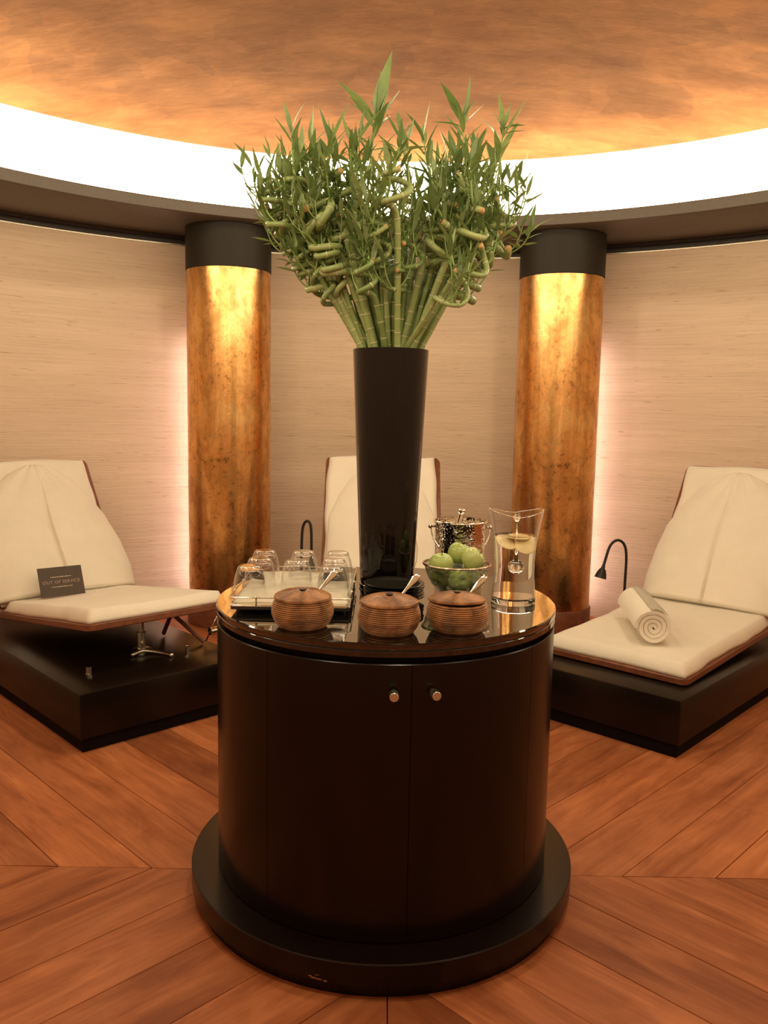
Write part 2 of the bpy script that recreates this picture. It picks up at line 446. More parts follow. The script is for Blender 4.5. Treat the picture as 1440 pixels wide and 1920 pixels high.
# thin metallic bead and dark shadow-gap cornice at the head of the wall
struct('trim_1', lathe([(R_WALL - 0.002, Z_WALL), (R_WALL - 0.012, Z_WALL), (R_WALL - 0.012, Z_WALL + 0.008), (R_WALL - 0.002, Z_WALL + 0.008)], 144, closed=True), 'steel_satin', (RX, RY, 0), 'thin pale bead along the head of the wall')
struct('trim_2', lathe([(R_WALL - 0.003, Z_WALL + 0.012), (R_WALL - 0.02, Z_WALL + 0.012), (R_WALL - 0.02, Z_WALL + 0.030), (R_WALL - 0.008, Z_WALL + 0.034), (R_WALL - 0.008, Z_WALL + 0.040), (R_WALL - 0.03, Z_WALL + 0.044), (R_WALL - 0.03, Z_SOFFIT - 0.001), (R_WALL - 0.003, Z_SOFFIT - 0.001)], 144, closed=True), 'trimdark', (RX, RY, 0), 'dark stepped cornice under the ring soffit')
# ring ledge: soffit, fascia and upper side
struct('trim_3', lathe([(R_WALL, Z_SOFFIT), (R_LIP + 0.010, Z_SOFFIT), (R_LIP, Z_SOFFIT + 0.008), (R_LIP, Z_LIP - 0.008), (R_LIP + 0.008, Z_LIP), (R_WALL, Z_LIP)], 192, closed=True), 'soffit', (RX, RY, 0), 'dark brown ring ledge with a satin soffit')
# luminous cove ring
cv = tag(struct('cove_light', lathe([(R_COVE, Z_LIP + 0.002), (R_COVE, Z_DOME + 0.006)], 160), 'cove', (RX, RY, 0)), 'white glowing cove light ring between ledge and copper dome', 'cove light')
cv['kind'] = 'structure'; del cv['category']
# dome
pr = [(R_COVE + 0.02, Z_DOME + 0.03), (R_COVE - 0.02, Z_DOME)]
for i in range(1, 25):
    r = (R_COVE - 0.02) * (1 - i / 24); pr.append((r, Z_DOME + 0.52 * (1 - (r / (R_COVE - 0.02)) ** 2)))
struct('ceiling', lathe(pr, 144), 'dome', (RX, RY, 0), 'shallow dome of mottled copper leaf')

# added fill lights shaped as recessed fittings in the crown, out of view
zc = lambda r: Z_DOME + 0.52 * (1 - (r / (R_COVE - 0.02)) ** 2)
for i in range(6):
    a = 2 * pi * (i + 0.5) / 6 + 0.15; r_ = 1.58
    t = thing('fill_light', (RX + r_ * cos(a), RY + r_ * sin(a), zc(r_)), 0, 'unseen round fill light added in the crown of the copper dome', 'fill light', 'added fill lights in the dome')
    obj('fill_light_ring', lathe([(0.10, 0.03), (0.10, -0.036), (0.125, -0.040), (0.135, -0.034), (0.135, 0.03)], 40), 'trimdark', t, True, 40)
    obj('fill_light_disc', lathe([(0, -0.025), (0.0995, -0.025)], 40), 'spot', t, False)

# floor: chevron boards in four quadrants meeting on the axes through the cabinet
fl = obj('floor', lathe([(0, -0.030), (R_WALL - 0.01, -0.030), (R_WALL - 0.01, -0.021), (0, -0.021)], 96), 'subfloor', None, True, 30)
fl.location = (FX, FY, 0); fl['kind'] = 'structure'; fl['label'] = 'reddish brown wooden floor of wide chevron boards'
fl.location = (RX, RY, 0)
BW, GAP = 0.2135, 0.0018
rng = random.Random(4)
for q in range(4):
    ang = pi / 4 + q * pi / 2
    ca, sa = cos(ang), sin(ang)
    ox, oy = FX - RX, FY - RY
    def tmax(s):
        # how far a board runs before it meets the wall
        px, py = ox - sa * s, oy + ca * s
        b = px * ca + py * sa; cc = px * px + py * py - (R_WALL - 0.004) ** 2
        d = b * b - cc
        return -b + sqrt(d) if d > 0 else 0
    for i in range(-12, 13):
        s0, s1 = (i - 0.5) * BW + GAP, (i + 0.5) * BW - GAP
        g2 = GAP * 1.42
        t0, t1 = tmax(s0), tmax(s1)
        if min(t0, t1) < max(abs(s0), abs(s1)) + 0.05: continue
        out = [(abs(s0) + g2, s0)] + ([(g2, 0)] if i == 0 else []) + [(abs(s1) + g2, s1), (t1, s1), (t0, s0)]
        bm = bmesh.new()
        tp = [bm.verts.new((t, s, 0)) for t, s in out]
        cx = sum(t for t, s in out) / len(out); cy = sum(s for t, s in out) / len(out)
        e = 0.0012
        lo = [bm.verts.new((t + (e if t < cx else -e) * -0.6, s + (-e if s < cy else e) * 0.6, -0.002)) for t, s in out]
        bt = [bm.verts.new((t, s, -0.020)) for t, s in out]
        n = len(out)
        bm.faces.new(tp)
        for k in range(n):
            bm.faces.new((tp[k], tp[(k + 1) % n], lo[(k + 1) % n], lo[k]))
            bm.faces.new((lo[k], lo[(k + 1) % n], bt[(k + 1) % n], bt[k]))
        o = obj('floor_board', bm, 'floor', fl, False)
        o.location = (ox, oy, rng.uniform(-0.0006, 0.0004)); o.rotation_euler = (0, 0, ang)

# columns
def column(x, y, label):
    t = thing('copper_column', (x, y, 0), 0, label, 'column', 'columns along the round wall')
    obj('shaft', lathe([(0.281, 0.15), (0.281, 1.3), (0.281, 2.385), (0.276, 2.39)], 72), 'leafmetal', t, True, 40)
    c = obj('collar', lathe([(0.27, 2.388), (0.284, 2.388), (0.284, 2.60), (0.284, Z_SOFFIT - 0.001), (0.27, Z_SOFFIT - 0.001)], 72), 'collar', t, True, 40)
    c['label'] = 'dull dark brown collar at the column head'
    f = obj('foot_ring', lathe([(0.27, 0.0), (0.292, 0.0), (0.292, 0.14), (0.286, 0.15), (0.27, 0.15)], 72), 'redwood', t, True, 40)
    f['label'] = 'red brown wooden ring at the column foot'
    # LED strips behind the shaft, facing the wall
    a = math.atan2(y - RY, x - RX)
    for s in ((1,) if x < RX else (-1,)):
        b = a + s * radians(47)
        px, py = 0.300 * cos(b), 0.300 * sin(b)
        bm = box(-0.006, 0.006, -0.012, 0.012, 0.12, 1.95)
        o = obj('light_strip', xf(bm, Matrix.Translation((px, py, 0)) @ Matrix.Rotation(b, 4, 'Z')), 'strip', t, False)
        o['label'] = 'hidden light strip washing the wall'
    return t
column(-1.074, 5.684, 'tall copper leaf column with dark collar left of the bamboo')
column(1.177, 5.719, 'tall copper leaf column with dark collar right of the bamboo')

# ================================================================== CABINET
cab = thing('round_cabinet', (TX, TY, 0), 0, 'round black lacquered cabinet with two doors in the middle of the room', 'cabinet')
obj('toe_kick', lathe([(0, 0), (0.574, 0), (0.574, 0.036), (0, 0.036)], 96), 'lacquer', cab, True, 40)
pl = obj('plinth', lathe([(0, 0.034), (0.588, 0.034), (0.593, 0.039), (0.593, 0.097), (0.590, 0.100), (0, 0.100)], 128), 'lacquer', cab, True, 40)
random.seed(8)
for k, (a, z, sx, sz) in enumerate([(-106.5, 0.046, 0.010, 0.003), (-105.2, 0.045, 0.013, 0.0025), (-107.4, 0.049, 0.006, 0.003), (-103.4, 0.043, 0.006, 0.003), (-105.6, 0.055, 0.007, 0.0018)]):
    bm = bmesh.new(); vs = []
    for j in range(9):
        t = 2 * pi * j / 9; rr = random.uniform(0.6, 1.1)
        aa = radians(a) + sx * rr * cos(t) / 0.593
        vs.append(bm.verts.new((0.5934 * cos(aa), 0.5934 * sin(aa), z + sz * rr * sin(t))))
    bm.faces.new(vs); bmesh.ops.solidify(bm, geom=bm.faces[:], thickness=0.0006)
    o = obj('chipped_edge', bm, 'chip', pl, False); o['label'] = 'chip of bare wood on the plinth edge'
RB, ZB0, ZB1 = 0.512, 0.100, 0.846
def shell(a0, a1, name, r0=RB - 0.02, r1=RB, z0=ZB0 + 0.001, z1=ZB1, n=40):
    e = 0.002
    bm = lathe([(r0, z0), (r1 - e, z0), (r1, z0 + e), (r1, z1 - e), (r1 - e, z1), (r0, z1)], n, closed=True, a0=radians(a0), a1=radians(a1), caps=True)
    return obj(name, bm, 'lacquer', cab, True, 40)
SEAM = 0.18
# angles from +X; front is -90
shell(-90 - 37 - 44 * 1 - 10, -90 - 37 - SEAM, 'side_panel')
dl = shell(-90 - 37, -90 + 7.5 - SEAM, 'door')
dr = shell(-90 + 7.5, -90 + 51 - SEAM, 'door')
shell(-90 + 51, -90 + 110, 'side_panel')
shell(-90 + 110 + SEAM, 270 - 91 - SEAM, 'back_panel', n=80)
obj('carcass', lathe([(0, ZB0 + 0.001), (RB - 0.021, ZB0 + 0.001), (RB - 0.021, 0.862), (0, 0.862)], 96), 'subfloor', cab, True, 40)
for d, a in ((dl, -90 + 2.3), (dr, -90 + 13.4)):
    bm = lathe([(0, 0), (0.0075, 0), (0.0075, 0.012), (0.0115, 0.013), (0.0115, 0.038), (0.0105, 0.039), (0, 0.039)], 24)
    xf(bm, Matrix.Rotation(radians(a), 4, 'Z') @ Matrix.Translation((RB, 0, 0.775)) @ Matrix.Rotation(pi / 2, 4, 'Y'))
    k = obj('knob', bm, 'steel_satin', d, True, 40); k['label'] = 'satin steel cylinder knob'
lw = obj('top_lower', lathe([(0, 0.861), (0.510, 0.861), (0.513, 0.864), (0.513, 0.878), (0.511, 0.880), (0, 0.880)], 144), 'lacquer_gloss', cab, True, 40)
obj('top_upper', lathe([(0, 0.8805), (0.507, 0.8805), (0.507, 0.8825), (0.514, 0.8835), (0.515, 0.885), (0.515, 0.897), (0.512, 0.900), (0, 0.900)], 144), 'lacquer_gloss', cab, True, 40)
ZT = 0.9004

# ================================================================== RECLINERS
W, LS, LB = 0.371, 1.13, 0.956
def slab_cloth(hw, L, th, seed, amp=0.004, rnd=0.025, nx=36, ny=46, wide=None, ridge=None):
    """padded terry slab: x +-hw, y 0..L, top at z=th, rounded edge, slightly wavy outline"""
    r = random.Random(seed)
    ph = [r.uniform(0, 6.28) for _ in range(8)]
    bm = bmesh.new(); top = []; bot = []
    for j in range(ny + 1):
        v = j / ny; rowt = []; rowb = []
        for i in range(nx + 1):
            u = i / nx * 2 - 1
            x = u * hw; y = v * L
            x += (0.006 * sin(9 * y + ph[0]) + 0.003 * sin(23 * y + ph[1])) * u
            y += 0.006 * sin(11 * x + ph[2]) * (1 if v > .9 else -1 if v < .1 else 0)
            ed = min(hw - abs(u * hw), v * L, (1 - v) * L)
            k = max(0.0, min(1.0, ed / rnd)); prof = sqrt(1 - (1 - k) ** 2)
            z = th * (0.25 + 0.75 * prof) + amp * (sin(7 * x + 3 * y + ph[3]) * 0.5 + sin(13 * y - 5 * x + ph[4]) * 0.35 + sin(29 * x + 17 * y + ph[5]) * 0.15) * k
            if ridge: z += ridge(x, y) * k
            rowt.append(bm.verts.new((x, y, z))); rowb.append(bm.verts.new((x, y, 0.001)) if i in (0, nx) or j in (0, ny) else None)
        top.append(rowt); bot.append(rowb)
    for j in range(ny):
        for i in range(nx): bm.faces.new((top[j][i], top[j][i + 1], top[j + 1][i + 1], top[j + 1][i]))
        for i, s in ((0, 1), (nx, -1)): bm.faces.new((top[j][i], top[j + 1][i], bot[j + 1][i], bot[j][i]))
    for i in range(nx):
        for j in (0, ny): bm.faces.new((top[j][i], top[j][i + 1], bot[j][i + 1], bot[j][i]))
    per = [bot[0][i] for i in range(nx + 1)] + [bot[j][nx] for j in range(1, ny + 1)] + [bot[ny][i] for i in range(nx - 1, -1, -1)] + [bot[j][0] for j in range(ny - 1, 0, -1)]
    bm.faces.new(per)
    return bm
def lerp_tab(tab, x):
    for (x0, y0), (x1, y1) in zip(tab, tab[1:]):
        if x <= x1:
            k = (x - x0) / (x1 - x0); k = k * k * (3 - 2 * k) * 0.35 + k * 0.65
            return y0 + (y1 - y0) * k
    return tab[-1][1]
def cushion(L, seed, hmax=0.10, wide=0.055, ws=1.0):
    """pear shaped cushion under a fitted towel: broad at the seat, arching to a crown"""
    hw = [(0, W + wide * 0.8), (0.15, W + wide), (0.32, W + wide * 0.7), (0.5, W * 0.99), (0.65, W * 0.84), (0.78, W * 0.64), (0.86, W * 0.44), (0.91, W * 0.2), (0.925, 0.012)]
    ht = [(0, hmax * 0.95), (0.12, hmax), (0.4, hmax * 0.95), (0.6, hmax * 0.82), (0.8, hmax * 0.68), (0.88, hmax * 0.60), (0.91, hmax * 0.42), (0.925, 0.004)]
    r = random.Random(seed); ph = [r.uniform(0, 6.28) for _ in range(6)]
    US = sorted([sin((k / 60 - 0.5) * pi) for k in range(61) if k != 30] + [e * q for e in (-1, 1) for q in (0.004, 0.009, 0.014, 0.020, 0.028, 0.038)] + [0.0])
    nx, ny = len(US) - 1, 60; bm = bmesh.new(); T = []; B = []
    for j in range(ny + 1):
        v = 0.925 * (1 - (1 - j / ny) ** 1.25); h = lerp_tab(ht, v); ww = lerp_tab(hw, v) * ws
        tr = []; br = []
        for i in range(nx + 1):
            u = US[i]
            x = u * ww; y = v * L
            z = 0.004 + h * (1 - abs(u) ** 3.0) ** (0.62 - 0.18 * v)
            cr = exp(-((x + 0.014 * sin(4 * y)) / 0.0065) ** 2) * max(0, min(1, (0.80 - v) / 0.35)) * max(0, min(1, v / 0.02))
            z -= 0.030 * cr
            z += (0.0035 * sin(9 * x + 5 * y + ph[0]) + 0.003 * sin(16 * y + 4 * x + ph[1]) + 0.002 * sin(31 * x - 9 * y + ph[2])) * (1 - abs(u) ** 4)
            # folds fanning from the crown
            z += 0.006 * sin(14 * math.atan2(x, 0.95 * L - y) + ph[3]) * max(0, min(1, (v - 0.35) / 0.3)) * (1 - abs(u) ** 3)
            tr.append(bm.verts.new((x, y, max(z, 0.002)))); br.append(bm.verts.new((x, y, 0.0012)))
        T.append(tr); B.append(br)
    for j in range(ny):
        for i in range(nx):
            bm.faces.new((T[j][i], T[j][i + 1], T[j + 1][i + 1], T[j + 1][i])); bm.faces.new((B[j][i], B[j + 1][i], B[j + 1][i + 1], B[j][i + 1]))
        for i in (0, nx): bm.faces.new((T[j][i], T[j + 1][i], B[j + 1][i], B[j][i]))
    for i in range(nx):
        for j in (0, ny): bm.faces.new((T[j][i], T[j][i + 1], B[j][i + 1], B[j][i]))
    return bm
def recliner(F, th, zf, sl, ba, label, seed, base_shift=0.0, base_len=1.62, foot=0.175, kick=(0.015, 0.12), lamp=None, chub=0.10, wide=0.05):
    o = Vector((sin(th), cos(th), 0))
    org = Vector((F[0], F[1], 0)) - o * foot
    t = thing('recliner', org, -th, label, 'recliner', 'recliners facing the round cabinet')
    hb = 0.43; bx = base_shift
    obj('toe_kick', box(bx - hb + kick[0], bx + hb - kick[1], 0.015, base_len - 0.05, 0.0, 0.062), 'subfloor', t, False)
    dk = obj('base', box(bx - hb, bx + hb, 0, base_len, 0.06, 0.262, bev=0.007), 'deck', t, True, 40)
    dk['label'] = 'black lacquered plinth box'
    for px in (-0.28, 0.23):
        bm = lathe([(0, 0.2505), (0.014, 0.2505), (0.014, 0.253), (0.011, 0.255), (0.011, 0.256), (0.0125, 0.257), (0.0125, 0.286 if zf > 0.4 else 0.2575), (0, 0.287 if zf > 0.4 else 0.258)], 20)
        p = obj('stop_pin', xf(bm, Matrix.Translation((bx + px, 0.24, 0.012))), 'chrome', dk, True, 40); p['label'] = 'short chrome pin on the plinth'
    tilt = Matrix.Translation((0, foot, zf)) @ Matrix.Rotation(sl, 4, 'X')
    obj('seat_frame', xf(rounded_slab(W, LS + 0.03, 0.032, 0.035), tilt), 'seatwood', t, True, 40)
    pad = slab_cloth(W - 0.014, LS - 0.015, 0.062, seed, 0.006, 0.035)
    obj('seat_pad', xf(pad, tilt @ Matrix.Translation((0, 0.012, 0.001))), 'terry', t)
    # corner fold of the towel at the foot
    fold = tube(spline([(0.20 if sl < 0 else 0.26, 0.010, 0.008), (0.195 if sl < 0 else 0.255, 0.014, 0.045), (0.175 if sl < 0 else 0.235, 0.045, 0.0635)], 6), [0.002] + [0.0045] * 11 + [0.002], 6)
    hinge = tilt @ Vector((0, LS, 0))
    bt = Matrix.Translation(hinge + Vector((0, 0, 0.02))) @ Matrix.Rotation(pi / 2 - ba, 4, 'X')
    Lb = LB - 0.02
    obj('back_frame', xf(rounded_slab(W, Lb, 0.028, 0.04), bt), 'seatwood', t, True, 40)
    obj('back_pad', xf(slab_cloth(W - 0.022, Lb - 0.012, 0.030, seed + 5, 0.005, 0.02), bt @ Matrix.Translation((-0.008, 0.008, 0.001))), 'terry', t)
    cu = obj('back_cushion', xf(cushion(Lb, seed + 9, chub, wide, 0.91 if wide == 0 else 1.0), bt @ Matrix.Translation((0, 0.012, 0.029))), 'terry', t)
    fold.free()
    # lift post and linkage under the seat
    my = foot + 0.22; zs = (tilt @ Vector((0, 0.22, -0.032))).z
    if zs - 0.25 > 0.05:
        obj('lift_post', lathe([(0, 0.2622), (0.05, 0.2622), (0.05, 0.267), (0.021, 0.27), (0.021, 0.26 + (zs - 0.26) * 0.55), (0.013, 0.26 + (zs - 0.26) * 0.56), (0.013, zs - 0.004), (0.04, zs - 0.003), (0.04, zs), (0, zs)], 24), 'chrome', t, True, 40).location = (0.0, my, 0)
    return t, tilt, bt
rL, tiltL, btL = recliner((-1.055, 3.862), -0.769, 0.495, -0.137, 0.591, 'raised white padded wooden recliner holding the small dark card', 3, base_shift=-0.084, wide=0.06, foot=0.22)
rM, tiltM, btM = recliner((-0.012, 3.754), 0.0, 0.36, 0.0, 0.537, 'white padded wooden recliner standing behind the black vase', 11, wide=0.0, chub=0.06)
rR, tiltR, btR = recliner((1.102, 3.828), 0.756, 0.299, 0.04, 0.527, 'white padded wooden recliner with the rolled towel on its seat', 21, wide=0.03, foot=0.185, kick=(0.12, 0.015))
# struts and drive cylinder at the raised left recliner
for a, b in (((0.190, 0.475, 0.415), (0.290, 0.33, 0.275)), ((0.190, 0.475, 0.415), (0.215, 0.605, 0.275))):
    bm = tube([a, b], 0.011, 8)
    k = obj('strut', bm, 'seatwood', rL, True, 40); k['label'] = 'wooden strut under the seat'
cy = tube([(0.315, 0.307, 0.330), (0.435, 0.307, 0.330)], 0.020, 20)
for xx in (0.33, 0.36, 0.39, 0.42):
    tube([(xx, 0.307, 0.330), (xx + 0.008, 0.307, 0.330)], 0.0212, 20, cy)
k = obj('drive_cylinder', cy, 'chrome', rL, True, 40); k['label'] = 'ribbed chrome cylinder'
k = obj('lever', tube([(0.30, 0.320, 0.28), (0.345, 0.280, 0.425)], 0.004, 8), 'chrome', rL); k['label'] = 'thin chrome rod'
k = obj('brake_pedal', tube(spline([(-0.10, 0.35, 0.274), (-0.03, 0.36, 0.280), (0.03, 0.30, 0.274), (0.05, 0.22, 0.274)], 6), 0.010, 8), 'steel_satin', rL); k['label'] = 'dull bent metal bar on the plinth'

# reading lamps
def reading_lamp(R, x, y, z, path, head_dir, label):
    t = thing('reading_lamp', R.matrix_world @ Vector((0, 0, 0)), 0, label, 'lamp', 'gooseneck lamps beside the recliners')
    z0 = z; z = 0.0
    path = [(0, 0, 0.03), (0, 0, 0.12)] + [(p[0], p[1], p[2] + z0) for p in path]
    t.location = R.location + Matrix.Rotation(R.rotation_euler.z, 3, 'Z') @ Vector((x, y, z))
    pts = spline(path, 8)
    obj('base', lathe([(0, 0.0015), (0.050, 0.0015), (0.050, 0.010), (0.012, 0.018), (0.009, 0.032), (0, 0.032)], 20), 'lampmetal', t, True, 40)
    obj('gooseneck', tube(pts, 0.0085, 10), 'lampmetal', t)
    e = pts[-1]; d = Vector(head_dir).normalized()
    q = d.to_track_quat('Z', 'Y').to_matrix().to_4x4()
    sh = obj('lamp_shade', xf(lathe([(0.006, -0.012), (0.011, -0.010), (0.012, 0.006), (0.020, 0.014), (0.030, 0.038), (0.037, 0.068), (0.0355, 0.068), (0.028, 0.038), (0.012, 0.016), (0, 0.014)], 24), Matrix.Translation(e) @ q), 'lampmetal', t, True, 50)
    obj('lens', xf(lathe([(0, 0.058), (0.032, 0.0585), (0.032, 0.061), (0, 0.061)], 20), Matrix.Translation(e) @ q), 'lampglass', sh)
    return t
bpy.context.view_layer.update()
reading_lamp(rR, -0.51, 1.30, 0.30, [(0, 0, 0.02), (0, 0, 0.15), (0.0, 0, 0.32), (-0.02, -0.005, 0.395), (-0.065, -0.015, 0.42), (-0.11, -0.025, 0.385), (-0.14, -0.035, 0.29), (-0.15, -0.04, 0.255)], (-0.25, -0.1, -1), 'black gooseneck lamp between right copper column and recliner with rolled towel')
reading_lamp(rM, -0.475, 1.25, 0.25, [(0, 0, 0.02), (0, 0, 0.25), (0.002, 0, 0.48), (0.014, -0.01, 0.555), (0.038, -0.02, 0.575), (0.058, -0.03, 0.54), (0.062, -0.03, 0.40), (0.06, -0.03, 0.34)], (-0.05, -0.1, -1), 'thin black gooseneck lamp left of the recliner behind the vase')
reading_lamp(rL, -0.58, 1.36, 0.31, [(0, 0, 0.02), (0, 0, 0.20), (0.0, 0, 0.38), (0.02, -0.02, 0.45), (0.09, -0.06, 0.48), (0.17, -0.11, 0.455), (0.21, -0.145, 0.41), (0.225, -0.155, 0.38)], (0.35, -0.2, -1), 'black gooseneck lamp head cut by the left picture edge')

# dark card with the notice
card = thing('notice_card', (0, 0, 0), 0, 'small dark brown card reading OUT OF SERVICE leaning on a recliner', 'sign')
CW, CH = 0.235, 0.165
obj('card_board', box(-CW / 2, CW / 2, -0.001, 0.001, 0, CH), 'card', card, False)
def lettering(txt, size, z, mat, name):
    cu = bpy.data.curves.new(name, 'FONT'); cu.body = txt; cu.size = size; cu.align_x = 'CENTER'; cu.extrude = 0.0002
    cu.space_character = 1.08
    o = bpy.data.objects.new(name, cu); C.objects.link(o)
    dg = bpy.context.evaluated_depsgraph_get()
    me = bpy.data.meshes.new_from_object(o.evaluated_get(dg)); bpy.data.objects.remove(o)
    o = bpy.data.objects.new(name, me); C.objects.link(o); me.materials.clear(); me.materials.append(M[mat])
    o.parent = card; o.rotation_euler = (pi / 2, 0, 0); o.location = (0, -0.0014, z)
    return o
lettering('OUT OF SERVICE', 0.0245, 0.072, 'print', 'lettering')
r = random.Random(2)
for z, n in ((0.107, 24), (0.051, 24)):
    bm = bmesh.new(); x = -0.056
    while x < 0.056:
        wd = r.uniform(0.0015, 0.0034)
        box(x, x + wd, -0.0014, -0.0009, z, z + r.choice((0.003, 0.003, 0.0042)), bm); x += wd + (0.0016 if r.random() < 0.15 else 0.0005)
    k = obj('fine_print', bm, 'print2', card, False); k['label'] = 'line of tiny pale print'
def place_card():
    Rm = Matrix.Translation(rL.location) @ Matrix.Rotation(rL.rotation_euler.z, 4, 'Z')
    p = Rm @ (tiltL @ Vector((-0.115, 0.875, 0.068)))
    card.matrix_world = Matrix.Translation(p) @ Matrix.Rotation(0.66, 4, 'Z') @ Matrix.Rotation(-0.45, 4, 'X')
place_card()

# rolled towel
def rolled_towel():
    R0, L = 0.090, 0.46
    turns = 3.6; n = 150; th = 0.0105
    t = thing('rolled_towel', (0, 0, 0), 0, 'tightly rolled white towel lying on the right recliner seat', 'towel')
    bm = bmesh.new()
    def ring(y, shrink):
        A = []; B = []
        for i in range(n + 1):
            k = i / n; a = -0.6 + k * turns * 2 * pi; r_ = 0.012 + (R0 - 0.012) * k
            wob = 1 + 0.02 * sin(3 * a + y * 6)
            A.append((r_ * wob * cos(a), y, r_ * wob * sin(a))); rr = max(0.002, r_ * wob - th * 2 + shrink)
            rr2 = r_ * wob - (R0 - 0.012) / turns * 0.985 + shrink
            rr2 = max(0.001, rr2)
            B.append((rr2 * cos(a), y, rr2 * sin(a)))
        return A + B[::-1]
    ys = [0, 0.004, 0.012, 0.05, 0.15, 0.25, 0.35, L - 0.012, L - 0.004, L]; sh = [0.006, 0.002, 0, 0, 0, 0, 0, 0, 0.002, 0.006]
    rows = [[bm.verts.new(p) for p in ring(y, s)] for y, s in zip(ys, sh)]
    m_ = len(rows[0])
    for A, B in zip(rows, rows[1:]):
        for k in range(m_): bm.faces.new((A[k], A[(k + 1) % m_], B[(k + 1) % m_], B[k]))
    for rw in (rows[0], rows[-1]):
        for k in range(n): bm.faces.new((rw[k], rw[k + 1], rw[m_ - 2 - k], rw[m_ - 1 - k]))
    body = obj('roll', bm, 'terry_white', t, True, 60)
    # loose outer flap
    fb = bmesh.new(); g = []
    for j in range(12):
        y = -0.004 + (L + 0.006) * j / 11
        row = []
        for i in range(9):
            a = 1.75 - i * 0.16; rr = R0 + 0.001 + 0.0025 * sin(i * 0.9 + j * 0.7)
            row.append(fb.verts.new((rr * cos(a), y, rr * sin(a))))
        g.append(row)
    for j in range(11):
        for i in range(8): fb.faces.new((g[j][i], g[j][i + 1], g[j + 1][i + 1], g[j + 1][i]))
    bmesh.ops.solidify(fb, geom=fb.faces[:], thickness=0.006)
    obj('outer_flap', fb, 'terry_white', t)
    a, b = Vector((1.352, 3.985, 0)), Vector((1.395, 4.44, 0))
    d = (b - a).normalized()
    t.rotation_euler = (0.04, 0, math.atan2(-d.x, d.y))
    t.location = (1.312, 3.872, 0.460)
    return t
rolled_towel()

# ================================================================== ON THE CABINET
def on_table(name, x, y, label, cat, group=None, rz=0, z=ZT): return thing(name, (x, y, z), rz, label, cat, group)

# vase
VX, VY, VH = 0.013, 2.66, 0.765
v = on_table('tall_vase', VX, VY, 'tall tapering glossy black vase holding the bamboo', 'vase')
obj('body', lathe([(0, 0.012), (0.086, 0.012), (0.0875, 0.02), (0.095, 0.19), (0.1035, 0.38), (0.1125, 0.58), (0.1205, VH - 0.004), (0.1205, VH), (0.1165, VH), (0.109, 0.58), (0.099, 0.38), (0.088, 0.16), (0, 0.15)], 96), 'vase', v, True, 40)
k = obj('foot', lathe([(0, 0), (0.088, 0), (0.0905, 0.004), (0.0905, 0.010), (0.087, 0.0125), (0, 0.0125)], 64), 'lacquer_gloss', v, True, 40)

# clear carafe behind the vase
cf = on_table('glass_carafe', 0.037, 2.862, 'clear glass carafe mostly hidden behind the black vase', 'carafe')
obj('body', lathe([(0, 0.003), (0.060, 0.003), (0.070, 0.010), (0.083, 0.05), (0.085, 0.09), (0.076, 0.14), (0.058, 0.19), (0.044, 0.23), (0.043, 0.27), (0.050, 0.30)], 48), 'glass', cf)
obj('base', lathe([(0, 0), (0.058, 0), (0.062, 0.004), (0.058, 0.010), (0, 0.010)], 40), 'thick', cf, True, 40)

# tray with paper napkin liner
tr = on_table('tray', -0.259, 2.485, 'silver rectangular tray with low wire rail carrying upturned glasses', 'tray')
tw, tl = 0.170, 0.238
obj('tray_plate', xf(rounded_slab(tw, 2 * tl, 0.006, 0.012, 0.0015), Matrix.Translation((0, -tl, 0.026))), 'silver', tr, True, 40)
obj('under_frame', box(-tw + 0.004, tw - 0.004, -tl + 0.004, tl - 0.004, 0.012, 0.0195, bev=0.001), 'trimdark', tr, False)
for sx in (-1, 1):
    for sy in (-1, 1):
        obj('foot', lathe([(0, 0), (0.007, 0), (0.006, 0.012), (0, 0.012)], 12), 'trimdark', tr).location = (sx * (tw - 0.022), sy * (tl - 0.03), 0.0004)
rail = []
rc = 0.014
for cx, cy_, a in ((tw - rc, tl - rc, 0), (-tw + rc, tl - rc, pi / 2), (-tw + rc, -tl + rc, pi), (tw - rc, -tl + rc, 1.5 * pi)):
    for kk in range(6):
        q = a + kk / 5 * pi / 2; rail.append((cx + rc * cos(q), cy_ + rc * sin(q), 0.047))
rail.append(rail[0])
obj('rail', tube(rail, 0.0021, 8, cap=False), 'silver', tr)
for px, py in ((-tw * 0.55, -tl), (tw * 0.55, -tl), (-tw * 0.55, tl), (tw * 0.55, tl), (tw, 0), (-tw, 0), (tw, -tl * 0.6), (tw, tl * 0.6), (-tw, -tl * 0.6), (-tw, tl * 0.6)):
    obj('rail_post', lathe([(0, 0.024), (0.0032, 0.024), (0.0026, 0.036), (0.0026, 0.046), (0.0036, 0.050), (0, 0.052)], 10), 'silver', tr).location = (px, py, 0)
np_ = bmesh.new(); g = []; r = random.Random(5)
nx, ny = 30, 40
for j in range(ny + 1):
    row = []
    for i in range(nx + 1):
        x = -(tw - 0.006) + 2 * (tw - 0.006) * i / nx; y = -(tl - 0.006) + 2 * (tl - 0.006) * j / ny
        zz = 0.0312 + 0.0012 * sin(31 * x + 11 * y) + 0.0010 * sin(57 * y - 13 * x) + 0.0007 * sin(90 * x + 40 * y)
        row.append(np_.verts.new((x, y, zz)))
    g.append(row)
for j in range(ny):
    for i in range(nx): np_.faces.new((g[j][i], g[j][i + 1], g[j + 1][i + 1], g[j + 1][i]))
bmesh.ops.solidify(np_, geom=np_.faces[:], thickness=0.0018)
nap = tag(obj('napkin', np_, 'linen'), 'white paper napkin lining the silver tray under the glasses', 'napkin')
nap.location = (-0.259, 2.485, ZT)

